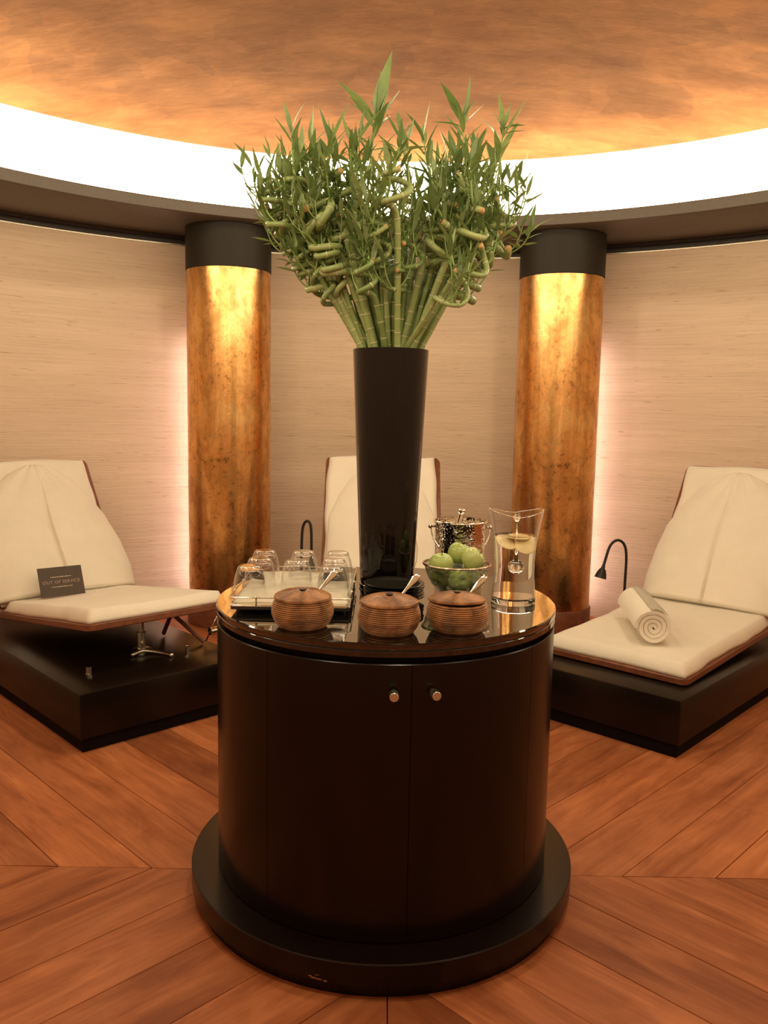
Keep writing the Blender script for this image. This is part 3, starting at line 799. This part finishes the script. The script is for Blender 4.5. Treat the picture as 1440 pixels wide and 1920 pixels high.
# upturned tumblers: thin walled, heavy base on top
def tumbler_mesh():
    b1 = lathe([(0.0485, 0.0), (0.0478, 0.018), (0.0455, 0.040), (0.0410, 0.062), (0.0365, 0.076), (0.0325, 0.0840), (0.0285, 0.0865), (0.014, 0.0850), (0, 0.0845)], 40)
    lathe([(0.0470, 0.0), (0.0462, 0.018), (0.0438, 0.040), (0.0392, 0.059), (0.033, 0.0690), (0.024, 0.0725), (0, 0.0730)], 40, b1)
    lathe([(0.0470, 0.0), (0.0478, -0.0005), (0.0485, 0.0)], 40, b1)
    return b1
g0 = None
spots = [(-0.388, 2.352, 'front left'), (-0.377, 2.478, 'middle left'), (-0.383, 2.622, 'rear left'), (-0.262, 2.455, 'middle of the centre'), (-0.258, 2.622, 'rear of the centre'),
         (-0.146, 2.360, 'front right'), (-0.150, 2.488, 'middle right'), (-0.146, 2.622, 'rear right')]
GL = ['upturned clear tumbler at the front left corner of the tray', 'upturned clear tumbler, second from the front in the left row', 'upturned clear tumbler at the back end of the left row',
      'upturned clear tumbler alone at the front of the short middle row', 'upturned clear tumbler at the back of the short middle row',
      'upturned clear tumbler at the front right, behind the left jar spoon', 'upturned clear tumbler, second from the front in the right row', 'upturned clear tumbler at the back of the right row beside the vase']
for (x, y, _), lb in zip(spots, GL):
    if g0 is None:
        g0 = thing('tumbler', (0, 0, 0), 0, lb, 'glass', 'upturned tumblers on the tray')
        obj('wall', tumbler_mesh(), 'glass', g0)
        k = obj('thick_base', lathe([(0, 0.0732), (0.024, 0.0732), (0.0325, 0.0740), (0.0335, 0.0790), (0.0300, 0.0840), (0.014, 0.0842), (0, 0.0840)], 40), 'glassbase', g0, True, 60)
        gg = g0
    else: gg = copy_tree(g0)
    gg['label'] = lb; gg.location = (x, y, ZT + 0.0325)
    gg.rotation_euler = (0, 0, x * 40)

# lidded ribbed jars
def jar(x, y, label, rz, tiltx=0.0, lid_shift=(0, 0)):
    t = on_table('lidded_jar', x, y, label, 'jar', 'ribbed wooden jars with lids', rz)
    pr = [(0, 0.0), (0.060, 0.0), (0.0635, 0.003)]
    n = 14
    def rad(k): return lerp_tab([(0, 0.0655), (0.2, 0.0755), (0.45, 0.0825), (0.7, 0.0822), (0.88, 0.0785), (1, 0.0745)], k)
    for i in range(n):
        z0 = 0.004 + 0.071 * i / n; dz = 0.071 / n; rr = rad((i + .5) / n)
        pr += [(rr - 0.0045, z0), (rr - 0.0008, z0 + dz * 0.16), (rr, z0 + dz * 0.45), (rr - 0.0005, z0 + dz * 0.72), (rr - 0.0045, z0 + dz * 0.90)]
    pr += [(0.0700, 0.075), (0.066, 0.075), (0.060, 0.012), (0, 0.012)]
    obj('jar_body', lathe(pr, 72), 'jar', t, True, 40)
    lp = [(0, 0.0), (0.070, 0.0), (0.0755, 0.003), (0.0762, 0.007), (0.0745, 0.0095)]
    for i in range(13):
        k = i / 13; r0 = 0.0745 - 0.054 * k; z0 = 0.0098 + 0.0140 * (1 - (r0 / 0.0745) ** 3)
        lp += [(r0, z0), (r0 - 0.0022, z0 + 0.0014), (r0 - 0.0033, z0 - 0.0010)]
    lp += [(0.019, 0.0235), (0.013, 0.0205), (0.0, 0.0200)]
    ld = obj('lid', lathe(lp, 72), 'jar', t, True, 50)
    ld.location = (lid_shift[0], lid_shift[1], 0.0745); ld.rotation_euler = (tiltx, 0, 0)
    obj('knob', lathe([(0, 0.019), (0.007, 0.019), (0.0065, 0.0225), (0.0105, 0.0250), (0.0105, 0.0272), (0.008, 0.0284), (0, 0.0286)], 24), 'jardark', ld, True, 50)
    return t
JARS = [(-0.211, 2.130, 'ribbed wooden lidded jar in front of the tray'), (0.018, 2.088, 'ribbed wooden lidded jar in front of the black plates'), (0.199, 2.122, 'ribbed wooden lidded jar with tilted lid before the apple bowl')]
jar(*JARS[0], 0.3, radians(1.0))
jar(*JARS[1], 1.4)
jar(*JARS[2], 0.0, radians(-3.5), (-0.002, 0.006))
# spoons: handles stick out of the jars behind the lids
def spoon(x, y, tip, label):
    t = on_table('spoon', x, y, label, 'spoon', 'spoons stuck in the wooden jars')
    d = Vector(tip); a = Vector((0, 0, 0.066))
    side = Vector((0.6, 0.5, 0)).normalized()
    side = d.normalized().cross(Vector((0.35, -0.75, 0.55))).normalized()
    bm = bmesh.new(); rows = []
    prof = [(0, .0028), (.25, .003), (.45, .0040), (.7, .0075), (.85, .0098), (.95, .0092), (1, .005)]
    nrm = side.cross(d.normalized())
    for s, wd in prof:
        p = a + d * s + nrm * (0.004 * s * s)
        rows.append([bm.verts.new(p + side * wd * c_ + nrm * h) for c_, h in ((-1, 0), (-0.7, 0.0012), (0.7, 0.0012), (1, 0), (0.7, -0.0012), (-0.7, -0.0012))])
    for A, B in zip(rows, rows[1:]):
        for k in range(6): bm.faces.new((A[k], A[(k + 1) % 6], B[(k + 1) % 6], B[k]))
    bm.faces.new(rows[0]); bm.faces.new(rows[-1])
    obj('handle', bm, 'silver', t)
    b2 = bmesh.new(); bmesh.ops.create_uvsphere(b2, u_segments=16, v_segments=8, radius=1)
    q = d.normalized().to_track_quat('Z', 'Y').to_matrix().to_4x4()
    xf(b2, Matrix.Translation(a - d.normalized() * 0.022) @ q @ Matrix.Diagonal((0.012, 0.0035, 0.022, 1)))
    obj('bowl', b2, 'silver', t)
    return t
spoon(-0.211 + 0.022, 2.130 + 0.060, (0.062, 0.022, 0.068), 'silver spoon handle sticking out of the jar by the tray')
spoon(0.018 + 0.018, 2.088 + 0.062, (0.060, 0.022, 0.070), 'silver spoon handle sticking out of the middle jar')
spoon(0.199 + 0.020, 2.122 + 0.062, (0.062, 0.022, 0.062), 'silver spoon handle sticking out of the jar before the bowl')

# black plates
PL = ['black stoneware plate, topmost of the stack', 'black stoneware plate, second from top of the stack', 'black stoneware plate, third from top of the stack', 'black stoneware plate, fourth from top of the stack', 'black stoneware plate, lowest of the stack']
p0 = None
for i in range(5):
    bm = lathe([(0, 0.002), (0.05, 0.002), (0.052, 0.0), (0.056, 0.0), (0.060, 0.004), (0.078, 0.0095), (0.0905, 0.0145), (0.0915, 0.0158), (0.0900, 0.0165), (0.076, 0.0120), (0.062, 0.0078), (0, 0.0065)], 72) if p0 is None else None
    if p0 is None: p0 = o = obj('plate', bm, 'plate', None, True, 50)
    else: o = p0.copy(); C.objects.link(o)
    k = 4 - i
    o.location = (0.035 + 0.0015 * sin(i * 2.1), 2.455 + 0.001 * cos(i * 3), ZT + 0.0002 + 0.0098 * k); o.rotation_euler = (0, 0, i)
    tag(o, PL[i], 'plate', 'stack of black plates')

# hammered ice bucket with tongs
BX, BY = 0.264, 2.805
bk = on_table('ice_bucket', BX, BY, 'hammered silver ice bucket with side knobs behind the apple bowl', 'bucket')
obj('body', lathe([(0, 0.0), (0.080, 0.0), (0.083, 0.003), (0.0855, 0.10), (0.0885, 0.198), (0.091, 0.200), (0.091, 0.204), (0.0865, 0.204), (0.0855, 0.198), (0.080, 0.02), (0, 0.016)], 72), 'hammered', bk, True, 50)
obj('rim', lathe([(0.0885, 0.196), (0.0925, 0.197), (0.0930, 0.202), (0.0915, 0.205), (0.087, 0.205)], 72), 'silver', bk)
for sx in (-1, 1):
    b2 = tube([(sx * 0.087, 0, 0.182), (sx * 0.100, 0, 0.182)], 0.004, 10)
    b3 = bmesh.new(); bmesh.ops.create_uvsphere(b3, u_segments=14, v_segments=8, radius=0.0078); xf(b3, Matrix.Translation((sx * 0.104, 0, 0.182)))
    obj('side_knob', merge(b2, b3), 'silver', bk)
bp = []
for i in range(25):
    a = pi * i / 24
    bp.append((0.1015 * cos(a) , -0.060 * sin(a), 0.180 - 0.092 * sin(a)))
obj('bail_handle', tube(bp, 0.0028, 8), 'silver', bk)
tg = on_table('ice_tongs', BX + 0.006, BY, 'silver ice tongs poking out of the ice bucket', 'tongs', None, 1.15)
for s in (-1, 1):
    bm = bmesh.new(); rows = []
    for i in range(15):
        k = i / 14
        p = Vector((-0.025 + 0.018 * k + s * (0.013 * (1 - k ** 3)), 0.03 - 0.03 * k, 0.07 + 0.168 * k))
        rows.append([bm.verts.new(p + Vector((0, e * 0.011, 0)) + Vector((h, 0, 0))) for e, h in ((-1, -.0008), (1, -.0008), (1, .0008), (-1, .0008))])
    for A, B in zip(rows, rows[1:]):
        for k in range(4): bm.faces.new((A[k], A[(k + 1) % 4], B[(k + 1) % 4], B[k]))
    bm.faces.new(rows[0]); bm.faces.new(rows[-1])
    obj('tong_arm', bm, 'silver', tg)
obj('spring_bow', tube([(-0.007, 0.011, 0.238), (-0.007, -0.011, 0.238)], 0.006, 12), 'silver', tg)
# ice cubes seen over the rim
r = random.Random(12)
for i, (dx, dy, dz) in enumerate([(0.045, -0.03, 0.168), (0.01, -0.045, 0.165), (-0.05, -0.02, 0.165), (0.05, 0.02, 0.170), (0.015, 0.045, 0.168), (-0.015, -0.005, 0.160), (-0.055, 0.03, 0.166)]):
    bm = box(-0.014, 0.014, -0.014, 0.014, -0.012, 0.012, bev=0.004)
    o = tag(obj('ice_cube', bm, 'glass', None, True, 60), 'clear ice cube in the hammered bucket', 'ice cube', 'ice in the bucket')
    o.location = (BX + dx, BY + dy, ZT + dz); o.rotation_euler = (r.uniform(-.5, .5), r.uniform(-.5, .5), r.uniform(0, 3))

# glass bowl of green apples
OX, OY = 0.232, 2.545
bw = on_table('fruit_bowl', OX, OY, 'hammered glass bowl with a metal rim full of apples', 'bowl')
obj('bowl_wall', lathe([(0, 0.005), (0.040, 0.005), (0.058, 0.016), (0.078, 0.036), (0.093, 0.062), (0.1035, 0.098), (0.1015, 0.098), (0.091, 0.063), (0.076, 0.039), (0.057, 0.020), (0.040, 0.010), (0, 0.010)], 64), 'bowlglass', bw, True, 50)
obj('rim', lathe([(0.1035, 0.0965), (0.1080, 0.098), (0.1085, 0.102), (0.1045, 0.1035), (0.1010, 0.101), (0.1010, 0.0975)], 80, closed=True), 'rimmetal', bw)
k = obj('foot_ring', lathe([(0.036, 0.0), (0.046, 0.0), (0.046, 0.003), (0.041, 0.007), (0.036, 0.005)], 48, closed=True), 'silver', bw)
def apple_mesh():
    pr = []
    for i in range(25):
        a = pi * i / 24
        rr = 0.0375 * (sin(a) ** 0.86) * (1 + 0.06 * cos(a)); z = 0.034 * cos(a)
        z -= 0.011 * exp(-(rr / 0.011) ** 2) if cos(a) > 0 else -0.007 * exp(-(rr / 0.010) ** 2)
        pr.append((max(rr, 0), z))
    pr[0] = (0, pr[0][1]); pr[-1] = (0, pr[-1][1])
    bm = lathe(pr, 36)
    for v_ in bm.verts:
        a = math.atan2(v_.co.y, v_.co.x)
        v_.co.x *= 1 + 0.025 * sin(5 * a); v_.co.y *= 1 + 0.025 * sin(5 * a)
    return bm
a0 = None
APP = [((-0.050, -0.020, 0.102), (0.1, -0.05, 0.4), 'green apple resting at the left rim of the glass bowl'),
       ((0.010, 0.040, 0.126), (0.35, 0.3, 1.0), 'pale green apple at the back top of the bowl'),
       ((0.048, -0.012, 0.117), (0.55, -0.75, 2.2), 'bright green apple on top at the right of the bowl'),
       ((0.006, -0.036, 0.052), (1.2, 0.2, 0.2), 'green apple seen through the front of the glass bowl'),
       ((-0.040, 0.030, 0.052), (0.8, 0.5, 2.0), 'green apple low in the bowl under the left one'),
       ((0.044, 0.032, 0.053), (0.2, 1.0, 3.0), 'green apple low in the bowl at the right')]
for p, e, lb in APP:
    if a0 is None:
        a0 = thing('apple', (0, 0, 0), 0, lb, 'apple', 'green apples in the glass bowl')
        obj('flesh', apple_mesh(), 'apple', a0)
        obj('stem', tube(spline([(0, 0, 0.021), (0.001, 0, 0.030), (0.004, 0.001, 0.038)], 4), 0.0013, 6), 'applestem', a0)
        ap = a0
    else: ap = copy_tree(a0)
    ap['label'] = lb; ap.location = (OX + p[0], OY + p[1], ZT + p[2]); ap.rotation_euler = e

# water pitcher
PX, PY = 0.398, 2.455
pt = on_table('water_pitcher', PX, PY, 'clear flared glass pitcher of water with a wavy rim', 'pitcher')
def flare(inner):
    bm = bmesh.new(); n = 72; rows = []
    prof = [(0.0655, 0.004), (0.0665, 0.02), (0.0640, 0.05), (0.0605, 0.09), (0.0605, 0.13), (0.0630, 0.17), (0.0680, 0.21), (0.0750, 0.25), (0.0825, 0.288)]
    for r_, z in prof:
        r_ -= inner
        k = max(0, (z - 0.17) / 0.118)
        rows.append([bm.verts.new((r_ * cos(2 * pi * i / n) * (1 + 0.02 * k), r_ * sin(2 * pi * i / n) * (1 - 0.12 * k), z - k * k * 0.012 * (1 - abs(cos(2 * pi * i / n)) ** 1.5) * 1.6)) for i in range(n)])
    for A, B in zip(rows, rows[1:]):
        for i in range(n): bm.faces.new((A[i], A[(i + 1) % n], B[(i + 1) % n], B[i]))
    return bm
bm = flare(0.0); merge(bm, flare(0.0025))
gl_ = obj('body', bm, 'glass', pt)
rp = []
for i in range(97):
    a = 2 * pi * i / 96
    rp.append((0.0813 * cos(a) * 1.02, 0.0813 * sin(a) * 0.88, 0.288 - 0.012 * (1 - abs(cos(a)) ** 1.5) * 1.6))
k = obj('lip', tube(rp, 0.0013, 6, cap=False), 'thick', pt)
obj('base', lathe([(0, 0.0002), (0.064, 0.0002), (0.0668, 0.004), (0.0665, 0.016), (0.062, 0.019), (0, 0.017)], 64), 'thick', pt, True, 40)
wt = tag(obj('water', lathe([(0, 0.0195), (0.061, 0.0205), (0.0615, 0.03), (0.0605, 0.06), (0.0570, 0.10), (0.0575, 0.14), (0.0600, 0.175), (0.0642, 0.206), (0.0642, 0.2065), (0, 0.2065)], 64), 'water', None, True, 60), 'clear water filling the flared glass pitcher', 'water')
wt.location = (PX, PY, ZT)
st = on_table('glass_stirrer', PX, PY, 'clear glass stirrer with a ball end standing in the pitcher', 'stirrer')
b2 = tube([(0.004, -0.004, 0.13), (0.004, 0.004, 0.245)], 0.0045, 12)
obj('rod', b2, 'thick', st)
b3 = bmesh.new(); bmesh.ops.create_uvsphere(b3, u_segments=28, v_segments=18, radius=0.0225); xf(b3, Matrix.Translation((0.004, -0.006, 0.112)))
obj('ball', b3, 'thick', st)
obj('drop_finial', xf(lathe([(0, 0.0), (0.0045, 0.003), (0.0085, 0.012), (0.0105, 0.020), (0.0085, 0.028), (0.003, 0.033), (0, 0.034)], 24), Matrix.Translation((0.004, 0.004, 0.243))), 'thick', st)
LMS = [((-0.029, -0.010, 0.186), (0.5, 0.3, 0), 'lemon slice floating at the left in the pitcher'), ((0.010, 0.012, 0.2005), (0.08, 0.05, 0), 'lemon slice floating flat on the water'), ((0.029, -0.012, 0.178), (0.75, -0.35, 0.4), 'lemon slice floating at the right in the pitcher')]
l0 = None
for p, e, lb in LMS:
    if l0 is None:
        l0 = o = obj('lemon_slice', lathe([(0, -0.0018), (0.029, -0.0018), (0.031, -0.001), (0.031, 0.001), (0.029, 0.0018), (0, 0.0018)], 32), 'lemon', None, True, 40)
    else: o = l0.copy(); C.objects.link(o)
    tag(o, lb, 'lemon slice', 'lemon slices in the pitcher')
    o.location = (PX + p[0], PY + p[1], ZT + p[2]); o.rotation_euler = e

# ================================================================== BAMBOO
def leaf_mesh(L, wd, curl, name):
    bm = bmesh.new(); rows = []
    prof = [(0, .10), (.06, .35), (.16, .72), (.30, .97), (.45, 1.0), (.62, .80), (.80, .45), (.93, .16), (1, 0.0)]
    for s, k in prof:
        x = L * s * cos(curl * s * 0.6); z = -L * curl * s * s * 0.5
        hw = wd * k / 2
        if k == 0: rows.append([bm.verts.new((x, 0, z))])
        else: rows.append([bm.verts.new((x, -hw, z + hw * 0.28)), bm.verts.new((x, 0, z)), bm.verts.new((x, hw, z + hw * 0.28))])
    for A, B in zip(rows, rows[1:]):
        if len(B) == 3:
            bm.faces.new((A[0], A[1], B[1], B[0])); bm.faces.new((A[1], A[2], B[2], B[1]))
        else:
            bm.faces.new((A[0], A[1], B[0])); bm.faces.new((A[1], A[2], B[0]))
    me = bpy.data.meshes.new(name); bm.to_mesh(me); bm.free()
    for p in me.polygons: p.use_smooth = True
    me.materials.append(M['leaf'])
    return me
LEAF = [leaf_mesh(1.0, 0.205, c, 'leaf') for c in (0.05, 0.25, 0.5, -0.1)] + [leaf_mesh(1.0, 0.15, c, 'leaf') for c in (0.1, 0.35)]
def put_leaf(parent, base, direction, L, rg, upside=None):
    d = Vector(direction).normalized()
    ref = Vector((0, 0, 1)) if abs(d.z) < 0.95 else Vector((rg.uniform(-1, 1), rg.uniform(-1, 1), 0))
    y = ref.cross(d).normalized(); z = d.cross(y)
    a = rg.uniform(-0.6, 0.6); y, z = y * cos(a) + z * sin(a), z * cos(a) - y * sin(a)
    o = bpy.data.objects.new('leaf', rg.choice(LEAF)); C.objects.link(o); o.parent = parent
    mt = Matrix((d * L, y * L, z * L)).transposed().to_4x4(); mt.translation = base
    o.matrix_local = mt
    return o
def cane_mesh(pts, r0, r1, seg):
    """swept cane with swollen node rings every seg metres"""
    rads = []; acc = 0; n = len(pts); tot = 0
    for i in range(n):
        if i: acc += (Vector(pts[i]) - Vector(pts[i - 1])).length
        k = i / (n - 1); r_ = r0 + (r1 - r0) * k
        ph = (acc % seg) / seg; dn = min(ph, 1 - ph) * seg
        rads.append(r_ * (1 + 0.16 * exp(-(dn / 0.004) ** 2)))
    return tube(pts, rads, 9)
def node_rings(pts, r0, r1, seg, bm):
    acc = 0; nxt = seg
    for i in range(1, len(pts)):
        a, b = Vector(pts[i - 1]), Vector(pts[i]); d = (b - a).length
        while acc + d >= nxt:
            p = a.lerp(b, (nxt - acc) / d); t = (b - a).normalized(); k = i / len(pts); r_ = (r0 + (r1 - r0) * k) * 1.13
            tube([p - t * 0.0016, p + t * 0.0016], r_, 9, bm, False); nxt += seg
        acc += d
    return bm
ZM = ZT + VH          # vase mouth
def mk_stalk(i, mouth, cane_pts, r0, tip, rg, label, nleaf=9, big=1.0, extra=2, curl=None):
    t = thing('bamboo_stalk', (VX + mouth[0], VY + mouth[1], ZM - 0.12), 0, label, 'bamboo', 'bamboo stalks in the tall vase')
    loc = Vector(t.location)
    pts = [p - loc for p in cane_pts]
    seg = rg.uniform(0.038, 0.052)
    cn = obj('cane', cane_mesh(pts, r0, r0 * 0.86, seg), 'cane', t)
    k = obj('node_ring', node_rings(pts, r0, r0 * 0.86, seg, bmesh.new()), 'node', cn); k['label'] = 'pale node rings'; k['kind'] = 'stuff'
    e = pts[-1]; d = (pts[-1] - pts[-3]).normalized(); q = d.to_track_quat('Z', 'Y').to_matrix().to_4x4()
    k = obj('cut_end', xf(lathe([(r0 * 0.89, -0.005), (r0 * 0.86, 0.003), (0, 0.004)], 9), Matrix.Translation(e) @ q), 'cut', cn)
    k['label'] = 'brown cut end'
    # main shoot from just below the end, bending up to the tip
    def shoot(start, tipv, nl, scale, r_s=0.0042, top=1.0):
        dv = tipv - start; ln = dv.length
        mid1 = start + Vector((dv.x * 0.55, dv.y * 0.55, dv.z * 0.30)); mid2 = start + Vector((dv.x * 0.86, dv.y * 0.86, dv.z * 0.68))
        sp = spline([start, mid1, mid2, tipv], 7)
        sh = obj('shoot', tube(sp, [r_s * (1 - 0.55 * j / (len(sp) - 1)) for j in range(len(sp))], 7), 'stem', t)
        ax = (sp[-1] - sp[-4]).normalized(); a = rg.uniform(0, 6.28)
        for j in range(nl):
            k_ = j / max(1, nl - 1)
            f = 0.30 + 0.70 * k_ ** 0.8
            p = sp[min(len(sp) - 1, int(f * (len(sp) - 1)))]
            a += 2.4 + rg.uniform(-0.35, 0.35)
            spread = (1.35 - 1.02 * k_) * rg.uniform(0.7, 1.25)
            od = Vector((cos(a), sin(a), 0))
            dr = ax * cos(spread) + od * sin(spread)
            L = scale * (0.064 + 0.030 * k_) * rg.uniform(0.7, 1.3) * (top if j >= nl - 3 else 1)
            put_leaf(sh, p, dr, L, rg)
        return sh
    j0 = max(3, int(len(pts) * 0.93))
    shoot(pts[j0], tip - loc, nleaf, big, 0.0046, 1.0)
    for x in range(extra):
        jj = rg.randint(int(len(pts) * 0.40), len(pts) - 3)
        s0 = pts[jj]
        dv = Vector((s0.x * 0.10 + rg.uniform(-.05, .05), s0.y * 0.15 + rg.uniform(-.05, .05), rg.uniform(0.06, 0.15)))
        shoot(s0, s0 + dv, rg.randint(5, 8), 0.80, 0.0030)
    return t
# (mouth x, mouth y, end x, end y, end height over the mouth, tip x, tip y, tip height, leaf scale)
def hookpath(a, b, rg, kind):
    """straight cane from the vase to near b, then a spiral finish around b"""
    a = Vector(a); b = Vector(b); ax = (b - a).normalized()
    inside = a - Vector((ax.x * 0.10, ax.y * 0.10, 0.115))
    pts = [inside + (a - inside) * (k / 4) for k in range(4)]
    n = 12
    for k in range(n + 1): pts.append(a + (b - a) * (k / n))
    if kind == 'straight': return pts
    out = Vector((ax.x, ax.y, 0)); out = out.normalized() if out.length > 0.02 else Vector((rg.uniform(-1, 1), rg.uniform(-.3, .3), 0)).normalized()
    sd = Vector((-out.y, out.x, 0)) * rg.choice((-1, 1))
    R = rg.uniform(0.030, 0.045); turns = rg.uniform(1.0, 1.9); adv = rg.uniform(0.07, 0.14)
    axis = (out * rg.uniform(0.1, 0.6) + Vector((0, 0, rg.uniform(0.25, 0.9)))).normalized()
    u = (out - axis * out.dot(axis)).normalized(); w_ = axis.cross(u)
    if rg.random() < 0.5: w_ = -w_
    c0 = pts[-1] + u * R
    m_ = int(22 * turns)
    p_prev = pts[-1]
    for k in range(1, m_ + 1):
        th = 2 * pi * turns * k / m_; g_ = min(1, k / 6)
        p = c0 - u * R * cos(th) + w_ * R * sin(th) + axis * (adv * k / m_)
        pts.append(p)
    # relax to avoid kinks
    for _ in range(3):
        q = pts[:]
        for k in range(4, len(pts) - 1): q[k] = (pts[k - 1] + pts[k] * 2 + pts[k + 1]) / 4
        pts = q
    return pts
rgb = random.Random(77)
def px(x, y):            # metres from the vase axis / over the mouth, read off the photo's proportions
    return (x - 727) / 600.0, (655 - y) / 600.0
ENDS = [  # cane end (photo proportions), shoot tip, leaf scale
    ((690, 400), (690, 232), 1.25), ((665, 395), (655, 270), 1.0), ((735, 420), (738, 300), 1.0), ((800, 440), (787, 268), 1.15),
    ((845, 400), (852, 225), 1.25), ((890, 410), (935, 228), 1.25), ((905, 400), (905, 262), 1.0), ((925, 440), (952, 350), 0.9),
    ((560, 400), (510, 262), 1.15), ((590, 390), (548, 268), 1.15), ((600, 410), (590, 258), 1.05), ((525, 430), (482, 322), 0.95),
    ((510, 440), (500, 350), 0.95), ((545, 445), (520, 320), 1.0), ((620, 430), (600, 300), 1.0), ((640, 400), (632, 290), 1.0),
    ((705, 440), (715, 330), 1.0), ((760, 400), (770, 330), 1.0), ((780, 380), (815, 310), 1.0), ((830, 420), (842, 330), 1.0),
    ((860, 450), (880, 330), 1.0), ((875, 390), (870, 270), 1.0), ((575, 470), (530, 380), 0.9), ((530, 470), (500, 380), 0.8),
    ((610, 470), (560, 350), 0.9), ((650, 480), (640, 350), 0.9), ((680, 470), (690, 300), 0.9), ((720, 480), (735, 350), 0.9),
    ((770, 470), (760, 340), 0.9), ((815, 480), (825, 350), 0.9), ((850, 490), (900, 330), 0.9), ((900, 470), (930, 370), 0.85),
    ((640, 520), (600, 400), 0.8), ((700, 530), (690, 420), 0.8), ((760, 530), (770, 410), 0.8), ((800, 540), (850, 420), 0.8),
    ((590, 540), (545, 440), 0.8), ((850, 550), (890, 470), 0.7), ((741, 445), (740, 370), 0.9), ((640, 450), (575, 300), 1.0),
    ((870, 430), (860, 300), 1.0), ((790, 500), (800, 330), 0.9),
    ((600, 560), (560, 470), 0.75), ((625, 570), (600, 480), 0.7), ((660, 560), (640, 450), 0.75), ((690, 560), (675, 440), 0.75), ((730, 550), (745, 430), 0.75), ((780, 560), (790, 450), 0.75),
    ((820, 570), (840, 470), 0.75), ((860, 520), (905, 440), 0.75), ((575, 510), (520, 430), 0.8), ((560, 500), (540, 390), 0.8), ((880, 500), (925, 420), 0.8), ((810, 510), (815, 390), 0.85),
    ((710, 510), (700, 380), 0.85), ((665, 510), (655, 390), 0.85), ((755, 510), (765, 380), 0.85), ((625, 510), (600, 390), 0.85)]
LOW = 42
gold = 2.39996
ST = len(ENDS)
SPECIAL = {0: 'tallest bamboo stalk with long upright pointed leaves', 4: 'tall bamboo shoot second from the right, against the dome', 5: 'rightmost tall bamboo shoot against the dome', 38: 'straight bamboo cane cut off flat just under the leaves'}
TIPS = [i for i in sorted(range(ST), key=lambda i: ENDS[i][1][0]) if i not in SPECIAL and i < LOW]
NTH = ['outermost', 'second', 'third', 'fourth', 'fifth', 'sixth']
SIDE = {}
for n_, w_ in enumerate(NTH):
    SIDE[TIPS[n_]] = 'curly bamboo stalk with the %s leafy shoot on the left of the bunch' % w_
    SIDE[TIPS[-1 - n_]] = 'curly bamboo stalk with the %s leafy shoot on the right of the bunch' % w_
# the large leaves that crown the tall shoots: direction (x, up, depth) and length
TOPS = {0: [((-0.66, 0.75, -0.1), 0.165), ((0.20, 0.98, 0.0), 0.205), ((0.55, 0.80, 0.25), 0.15), ((-0.45, 0.85, 0.3), 0.12), ((0.05, 1.0, -0.15), 0.15)],
        4: [((-0.45, 0.85, -0.2), 0.085), ((0.42, 0.90, 0.1), 0.085), ((-0.93, 0.32, 0.1), 0.10), ((0.75, 0.62, -0.2), 0.09)],
        5: [((0.25, 0.95, 0.0), 0.085), ((-0.40, 0.90, 0.1), 0.075), ((0.93, 0.25, -0.1), 0.075), ((0.80, 0.45, 0.3), 0.08)]}
ORD = sorted(range(ST), key=lambda i: ENDS[i][0][0])
for rank, i in enumerate(ORD):
    (ex, ey), (tx_, ty_), sc = ENDS[i]
    X, Z = px(ex, ey); TXx, TZ = px(tx_, ty_)
    X *= 0.86
    if i not in (0, 4, 5): TXx *= 0.87
    mx_ = max(-0.092, min(0.092, X * 0.40 + rgb.uniform(-0.016, 0.016)))
    room = sqrt(max(0.0001, 0.098 ** 2 - mx_ ** 2)) * 0.95
    my_ = (rgb.uniform(-room, room) if i < LOW else rgb.uniform(-room, room * 0.3)) if i else 0.01
    EY = my_ * 2.2 + rgb.uniform(-0.03, 0.03); TY_ = EY * 1.15 + rgb.uniform(-0.03, 0.03)
    a = (VX + mx_, VY + my_, ZM + 0.004)
    b = (VX + X, VY + EY, ZM + Z)
    kind = 'straight' if i in (38,) else 'hook'
    pts = hookpath(a, b, rgb, kind)
    lab = SPECIAL.get(i, SIDE.get(i) or ('short thin curly bamboo stalk low in the bunch, close above the vase rim' if i >= LOW else None) or 'curly green lucky bamboo stalk in the middle of the bunch in the black vase')
    # keep the spiral tops from wandering too far out of the bunch
    stk = mk_stalk(i, (mx_, my_), pts, rgb.uniform(0.0075, 0.0105) if i >= LOW else rgb.uniform(0.0090, 0.0135), Vector((VX + TXx, VY + TY_, ZM + TZ)), rgb, lab, 10 if sc > 0.95 else 8, sc, 6 if i % 3 else 5)
    if i in TOPS:
        sh = [c_ for c_ in stk.children if c_.name.split('.')[0] == 'shoot'][0]
        base = Vector((VX + TXx, VY + TY_, ZM + TZ)) - Vector(stk.location)
        for (lx, lz, ly), L in TOPS[i]:
            put_leaf(sh, base - Vector((0, 0, rgb.uniform(0.0, 0.03))), (lx, ly, lz), L, rgb)
